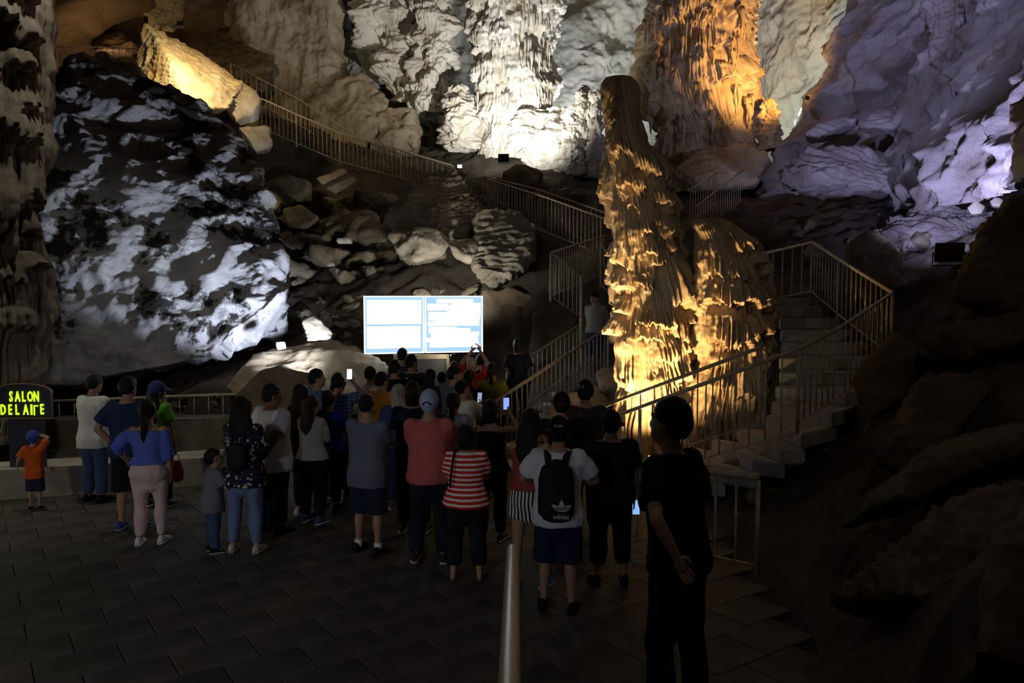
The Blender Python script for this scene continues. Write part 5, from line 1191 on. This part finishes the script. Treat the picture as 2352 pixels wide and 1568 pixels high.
person('pony_girl', 'girl in a light grey shirt with a long dark ponytail', 1042, 9.8, 1.59, -8, sex='f', arms=('front', 'front'), top=(.3, .33, .42), legs=BLACK, hair='pony', hairz=1.2, bulk=1.1, head=(-10, 0))
person('olive_woman', 'woman in an olive shirt with a low ponytail by the left stair', 1130, 12.9, 1.69, -4, sex='f', arms=('front', 'front'), top=(.2, .21, .05), legs=BLACK, hair='pony', hairz=1.38, bulk=1.3)
person('stair_woman', 'woman in black standing on the first steps of the left stair', 1190, 14.4, 1.64, 2, z=.36, sex='f', arms=('front', 'front'), top=(.02, .025, .04), legs=BLACK, hair='bob', bulk=1.15)
person('striped_woman', 'woman in a red and white striped shirt with a shoulder strap', 1070, 7.75, 1.53, -3, sex='f', arms=('front', 'front'), topm=P_strip, hem=0.86, legs=(.014, .016, .022), leglen='long', bare=True, shoe=(.1, .06, .04), hair='bob', bulk=1.22, feet=.15, head=(-8, 4), slim=1.4, boot=.3)
person('tank_woman', 'woman in a black tank top with one earring right of the stripes', 1128, 9.0, 1.60, -12, sex='f', arms=('front', ((.16, .36, 1.56), (.9, .1, -.8))), top=BLACK, sleeve='none', legs=(.012, .012, .014), shoe=(.06, .06, .06), sole=(.6, .6, .65), hair='bob', bulk=1.1, stagger=.04, head=(-22, 0))
person('shorts_woman', 'woman in a dull red tank top and striped shorts with blue shoes', 1217, 7.5, 1.72, -20, sex='f', arms=('phone', 'phone'), top=(.3, .06, .05), sleeve='none', hem=1.0, legm=P_vst, leglen='short', shoe=(.1, .2, .5), sole=(.6, .65, .7), hair='long', hairz=1.25, feet=.12, stagger=.1, head=(6, -18))
person('pack_man', 'man in a white shirt and black lettered cap carrying a black backpack', 1283, 7.0, 1.72, -8, arms=(((.19, .3, 1.12), (1, -.5, -.5)), ((.19, .3, 1.12), (1, -.5, -.5))), top=(.74, .74, .78), hem=0.8, legs=(.018, .026, .06), leglen='knee', shoe=BLACK, sole=BLACK, cap=(BLACK, 165, BLACK), bulk=1.12, feet=.13, head=(-5, -6), stagger=-.03, hair='short')
person('brown_cap', 'man in a black cap with a brown band left of the white logo cap', 1290, 8.75, 1.72, 3, arms=('front', 'front'), top=BLACK, legs=BLACK, cap=((.02, .014, .012), 0, BLACK, (.12, .05, .03)), bulk=1.1)
person('logo_cap', 'man in a dark shirt with a black cap bearing a white logo', 1345, 9.3, 1.79, 2, arms=('front', 'front'), top=(.05, .04, .035), legs=BLACK, cap=(BLACK, 150, BLACK), bulk=1.15, head=(0, -6))
person('black_broad', 'broad man all in black with a black cap left of the walking man', 1405, 7.65, 1.68, 4, arms=('front', 'down'), top=BLACK, legs=(.01, .01, .012), leglen='crop', shoe=BLACK, sole=BLACK, cap=(BLACK, 180, BLACK), bulk=1.26, feet=.14, skin='d')
person('near_man', 'tall man in a black shirt nearest the camera with a hand at his waist', 1566, 4.25, 1.80, 42, z=.452, arms=(((.19, -.13, 1.0), (1, -.5, -.1)), ('down')), top=(.006, .007, .014), hem=.87, legs=(.01, .015, .04), shoe=BLACK, sole=BLACK, vs=.011, head=(6, 4), bulk=.88, face=True, feet=.17, lean=7, skin='m')
person('guard', 'guard in a grey work shirt and jeans standing on the left stair', 1367, 16.75, 1.74, 150, z=1.12, arms=('behind', 'behind'), top=(.26, .245, .21), sleeve='long', hem=.9, legs=(.025, .04, .085), shoe=BLACK, head=(-12, -18), face=True, bulk=1.05, skin='m')

# ------------------------------------------------------------------ things they carry
M_ph = flat('phone_shell', (.02, .02, .022), .3)
M_phs = {}
def phone(label, key, hand, col, es, land=False, loc=None, tilt=-.15, rz=None):
    pr = PEOPLE[key]; p = Vector(loc) if loc is not None else pr['hands'][hand][0] + Vector((0, -.012, .05))
    r = empty('phone', p, label, 'phone', None, (rad(0) if rz is None else rz)); r.rotation_euler = (tilt, 0, r.rotation_euler.z)
    w_, h_ = (.15, .076) if land else (.076, .15)
    MB().box((0, 0, 0), (w_, .009, h_)).build('phone_case', M_ph, r)
    k = (col, es)
    if k not in M_phs: M_phs[k] = flat('phone_screen', (.02, .02, .02), .2, emit=col, es=es)
    MB().box((0, -.0052, 0), (w_ - .008, .002, h_ - .012)).build('screen', M_phs[k], r)
    return r
phone('bright white phone held up by the man in blue plaid', 'plaid_man', 1, (.95, .97, 1), 4)
hp_ = [h[0] for h in PEOPLE['red_man']['hands']]
phone('phone held sideways above the man in the red shirt', 'red_man', 0, (.8, .9, 1), 1.5, True, (hp_[0] + hp_[1]) / 2 + Vector((0, -.01, .01)))
phone('phone by the chest of the man in the cream shirt', 'cream_man', 1, (.35, .45, .7), .8, rz=-.5)
phone('phone with a blue screen raised by the woman in the tank top', 'tank_woman', 1, (.25, .35, .9), 1.2)
hp_ = [h[0] for h in PEOPLE['shorts_woman']['hands']]
phone('white lit phone in the hands of the woman in striped shorts', 'shorts_woman', 0, (.75, .88, 1), 2.2, True, at(1228, 1034, 7.62), tilt=-.5)
q_ = PEOPLE['black_broad']['hands'][1][0]
phone('small blue glowing phone in the hand of the broad man in black', 'black_broad', 1, (.3, .5, 1), 1.0, False, q_ + Vector((.02, -.02, 0)))
# backpack with its printed mark
pm = PEOPLE['pack_man']; s_ = pm['s']
M_pack = flat('pack_cloth', (.014, .014, .016), .7, 0, .2, .2, 60); M_mark = flat('print_white', (.6, .6, .64), .6)
bp = empty('backpack', pm['W'](pm['S']((0, -.16, .92))), 'black backpack with a white three leaf mark on its lower half', 'backpack', None, rad(-8))
def shellbox(w, d_, h, z0, y0, vs=.014):
    V, Fc = loft([(0, y0, z0 + h * t) for t in (.0, .06, .3, .7, .92, 1.0)], [w * k for k in (.82, .98, 1, .96, .8, .5)], [d_ * k for k in (.7, .95, 1, .95, .75, .45)], n=20)
    return vox('pack', [(V, Fc)], vs, 3, .6)
me = shellbox(.165, .08, .47, 0, -.035); me.polygons.foreach_set('use_smooth', np.full(len(me.polygons), True)); link('pack_body', me, M_pack, bp)
me = shellbox(.14, .045, .2, .02, -.1); me.polygons.foreach_set('use_smooth', np.full(len(me.polygons), True)); pk = link('front_pocket', me, M_pack, bp)
for sd_ in (-1, 1):
    zz = lambda z_: (z_ - .92) * s_
    mb = MB(); mb.add(*loft([(sd_ * .07, -.0, .45), (sd_ * .085, .04, zz(1.455)), (sd_ * .1, .13, zz(1.475)), (sd_ * .115, .24, zz(1.43))], [.03] * 4, [.008] * 4, n=8)); mb.build('strap', M_pack, bp, smooth=True)
# three leaf mark: leaves above, cut by bands below
def leaf(cx, cz, a, L_, w):
    pts = []
    for t in np.linspace(0, 1, 9): pts.append((w * math.sin(PI * t) * .5, L_ * t))
    for t in np.linspace(1, 0, 9)[1:-1]: pts.append((-w * math.sin(PI * t) * .5, L_ * t))
    return [(cx + x * math.cos(a) - z * math.sin(a), cz + x * math.sin(a) + z * math.cos(a)) for x, z in pts]
mk = MB(); mx_, mz_ = .055, .075
for a_, L_ in ((0, .105), (.95, .105), (-.95, .105)):
    o = leaf(mx_, mz_, a_, L_, .046); n = len(o); mk.add([(x, -.150, z) for x, z in o] , [tuple(range(n))])
mk.build('leaf_mark', M_mark, pk)
bk = MB()
for k in range(3): bk.box((mx_, -.152, mz_ + .014 + .0125 * k), (.17, .002, .0055), 0, (0, -.1))
bk.build('mark_band', M_pack, pk)
text('adidas', .055, (mx_ - .002, -.150, .03), (PI / 2, 0, 0), M_mark, pk, 'lettering', .001, .001)
# small backpack of the woman in the floral jacket
fp = PEOPLE['floral_woman']; fb_ = empty('backpack', fp['W'](fp['S']((.0, -.17, 1.0))), 'small plain black backpack on the woman in the floral jacket', 'backpack', None, rad(-6))
me = shellbox(.11, .05, .27, 0, -.02); me.polygons.foreach_set('use_smooth', np.full(len(me.polygons), True)); link('pack_body', me, M_pack, fb_)
for sd_ in (-1, 1):
    mb = MB(); mb.add(*loft([(sd_ * .06, .0, .25), (sd_ * .08, .03, .42), (sd_ * .095, .12, .455), (sd_ * .1, .24, .4)], [.014] * 4, [.006] * 4, n=8)); mb.build('strap', M_pack, fb_, smooth=True)
# shoulder strap bag of the striped woman, red bag of the green woman
sw = PEOPLE['striped_woman']; ws = sw['W'](sw['S']((0, 0, 0)))
hb_ = empty('handbag', sw['W'](sw['S']((-.02, .2, .98))), 'black shoulder bag with a thin strap on the striped woman', 'bag')
o_ = Vector(hb_.location); G_ = lambda q: sw['W'](sw['S'](q)) - o_
mb = MB(); mb.add(*loft([G_((-.165, -.165, 1.1)), G_((-.15, -.175, 1.25)), G_((-.135, -.165, 1.37)), G_((-.12, -.07, 1.505)), G_((-.12, .07, 1.5)), G_((-.13, .16, 1.3)), G_((-.1, .2, 1.05))], [.011] * 7, [.005] * 7, n=6)); mb.build('strap', M_pack, hb_, smooth=True)
MB().box(G_((-.02, .21, .97)), (.2, .07, .16)).build('bag_body', M_pack, hb_)
gw = PEOPLE['green_woman']; g0 = gw['hands'][1][0]
rb = empty('handbag', (g0.x, g0.y, g0.z - .36), 'small dark red bag hanging from the hand of the woman in green', 'bag')
M_red = flat('red_vinyl', (.3, .02, .05), .35, 0, .5)
me = vox('bag', [loft([(0, 0, .0), (0, 0, .1), (0, 0, .22)], [.09, .1, .07], [.05, .05, .02], n=14)], .012, 2, .6); me.polygons.foreach_set('use_smooth', np.full(len(me.polygons), True)); link('bag_body', me, M_red, rb)
MB().tube([(-.05, 0, .22), (-.03, 0, .32), (.03, 0, .32), (.05, 0, .22)], .006, 6).build('handle', M_red, rb)
# bottle in the right hand of the nearest man
nm_ = PEOPLE['near_man']; b_ = nm_['hands'][1][0]
bo = empty('bottle', (b_.x, b_.y, b_.z - .2), 'clear bottle with a red band held low by the nearest man', 'bottle')
M_pet = flat('clear_plastic', (.8, .85, .9), .1, 0, .5); M_pet.node_tree.nodes['Principled BSDF'].inputs['Transmission Weight'].default_value = .9
MB().tube([(0, 0, 0), (0, 0, .01), (0, 0, .14), (0, 0, .19), (0, 0, .21)], [.025, .031, .031, .014, .013], 14).build('bottle_body', M_pet, bo, smooth=True)
MB().tube([(0, 0, .07), (0, 0, .13)], .0316, 14, False).build('label_band', flat('label_red', (.5, .06, .03), .5), bo, smooth=True)
MB().tube([(0, 0, .208), (0, 0, .225)], .015, 12).build('bottle_cap', M_mark, bo)
# marks on clothing and caps
lm = PEOPLE['letter_man']; lr = lm['root']
tx = text('TECATE', .1, lm['S']((.0, -.163, 1.30)), (PI / 2 - .05, 0, 0), M_mark, lr, 'lettering', .004, .001, shear=.25)
mb = MB(); mb.add(*ball(lm['S']((-.02, -.150, 1.40)), (.04, .006, .016), 12)); mb.build('gold_emblem', flat('gold_print', (.6, .38, .06), .5), lr, smooth=True)
pr = PEOPLE['pack_man']; pc = [c for c in pr['root'].children if c.name.startswith('cap')][0]
text('PUMA', .03, pr['Hd'](Vector((.022, -.122, 1.685))), (PI / 2 - .25, 0, .2), flat('gold_thread', (.6, .42, .1), .5), pc, 'lettering', .001, .0005)
pr = PEOPLE['logo_cap']; pc = [c for c in pr['root'].children if c.name.startswith('cap')][0]
ml = MB(); c_ = pr['Hd'](Vector((-.055, -.108, 1.69)))
for sg_ in (-1, 1):
    ml.tube([c_ + Vector((sg_ * .023 + .006 * k_, sg_ * -.0 - .012 * k_ + .002, zz_)) for zz_, k_ in ((.018, sg_ * .9), (.009, sg_ * .2), (0, 0), (-.009, sg_ * .2), (-.018, sg_ * .9))], .0045, 6)
ml.tube([c_ + Vector((-.02, .008, 0)), c_ + Vector((.02, -.008, 0))], .0025, 6)
ml.build('white_logo', M_mark, pc)
# lamp of the phone on the cream shirt
cm = PEOPLE['cream_man']; a_ = cm['hands'][1][0]
aim_light('phone_lamp', 'SPOT', a_ + Vector((.06, -.12, .05)), cm['W'](cm['S']((.14, .05, 1.25))), 1.2, (.95, .97, 1), .01, 80)
# earring
tk = PEOPLE['tank_woman']; mb = MB(); mb.add(*ball(tk['Hd']((.085, -.005, 1.572)), (.006, .006, .018), 8)); mb.build('earring', flat('earring_metal', (.9, .85, .6), .2, 1.0), tk['root'], smooth=True)
bpy.data.scenes.remove(TMP)
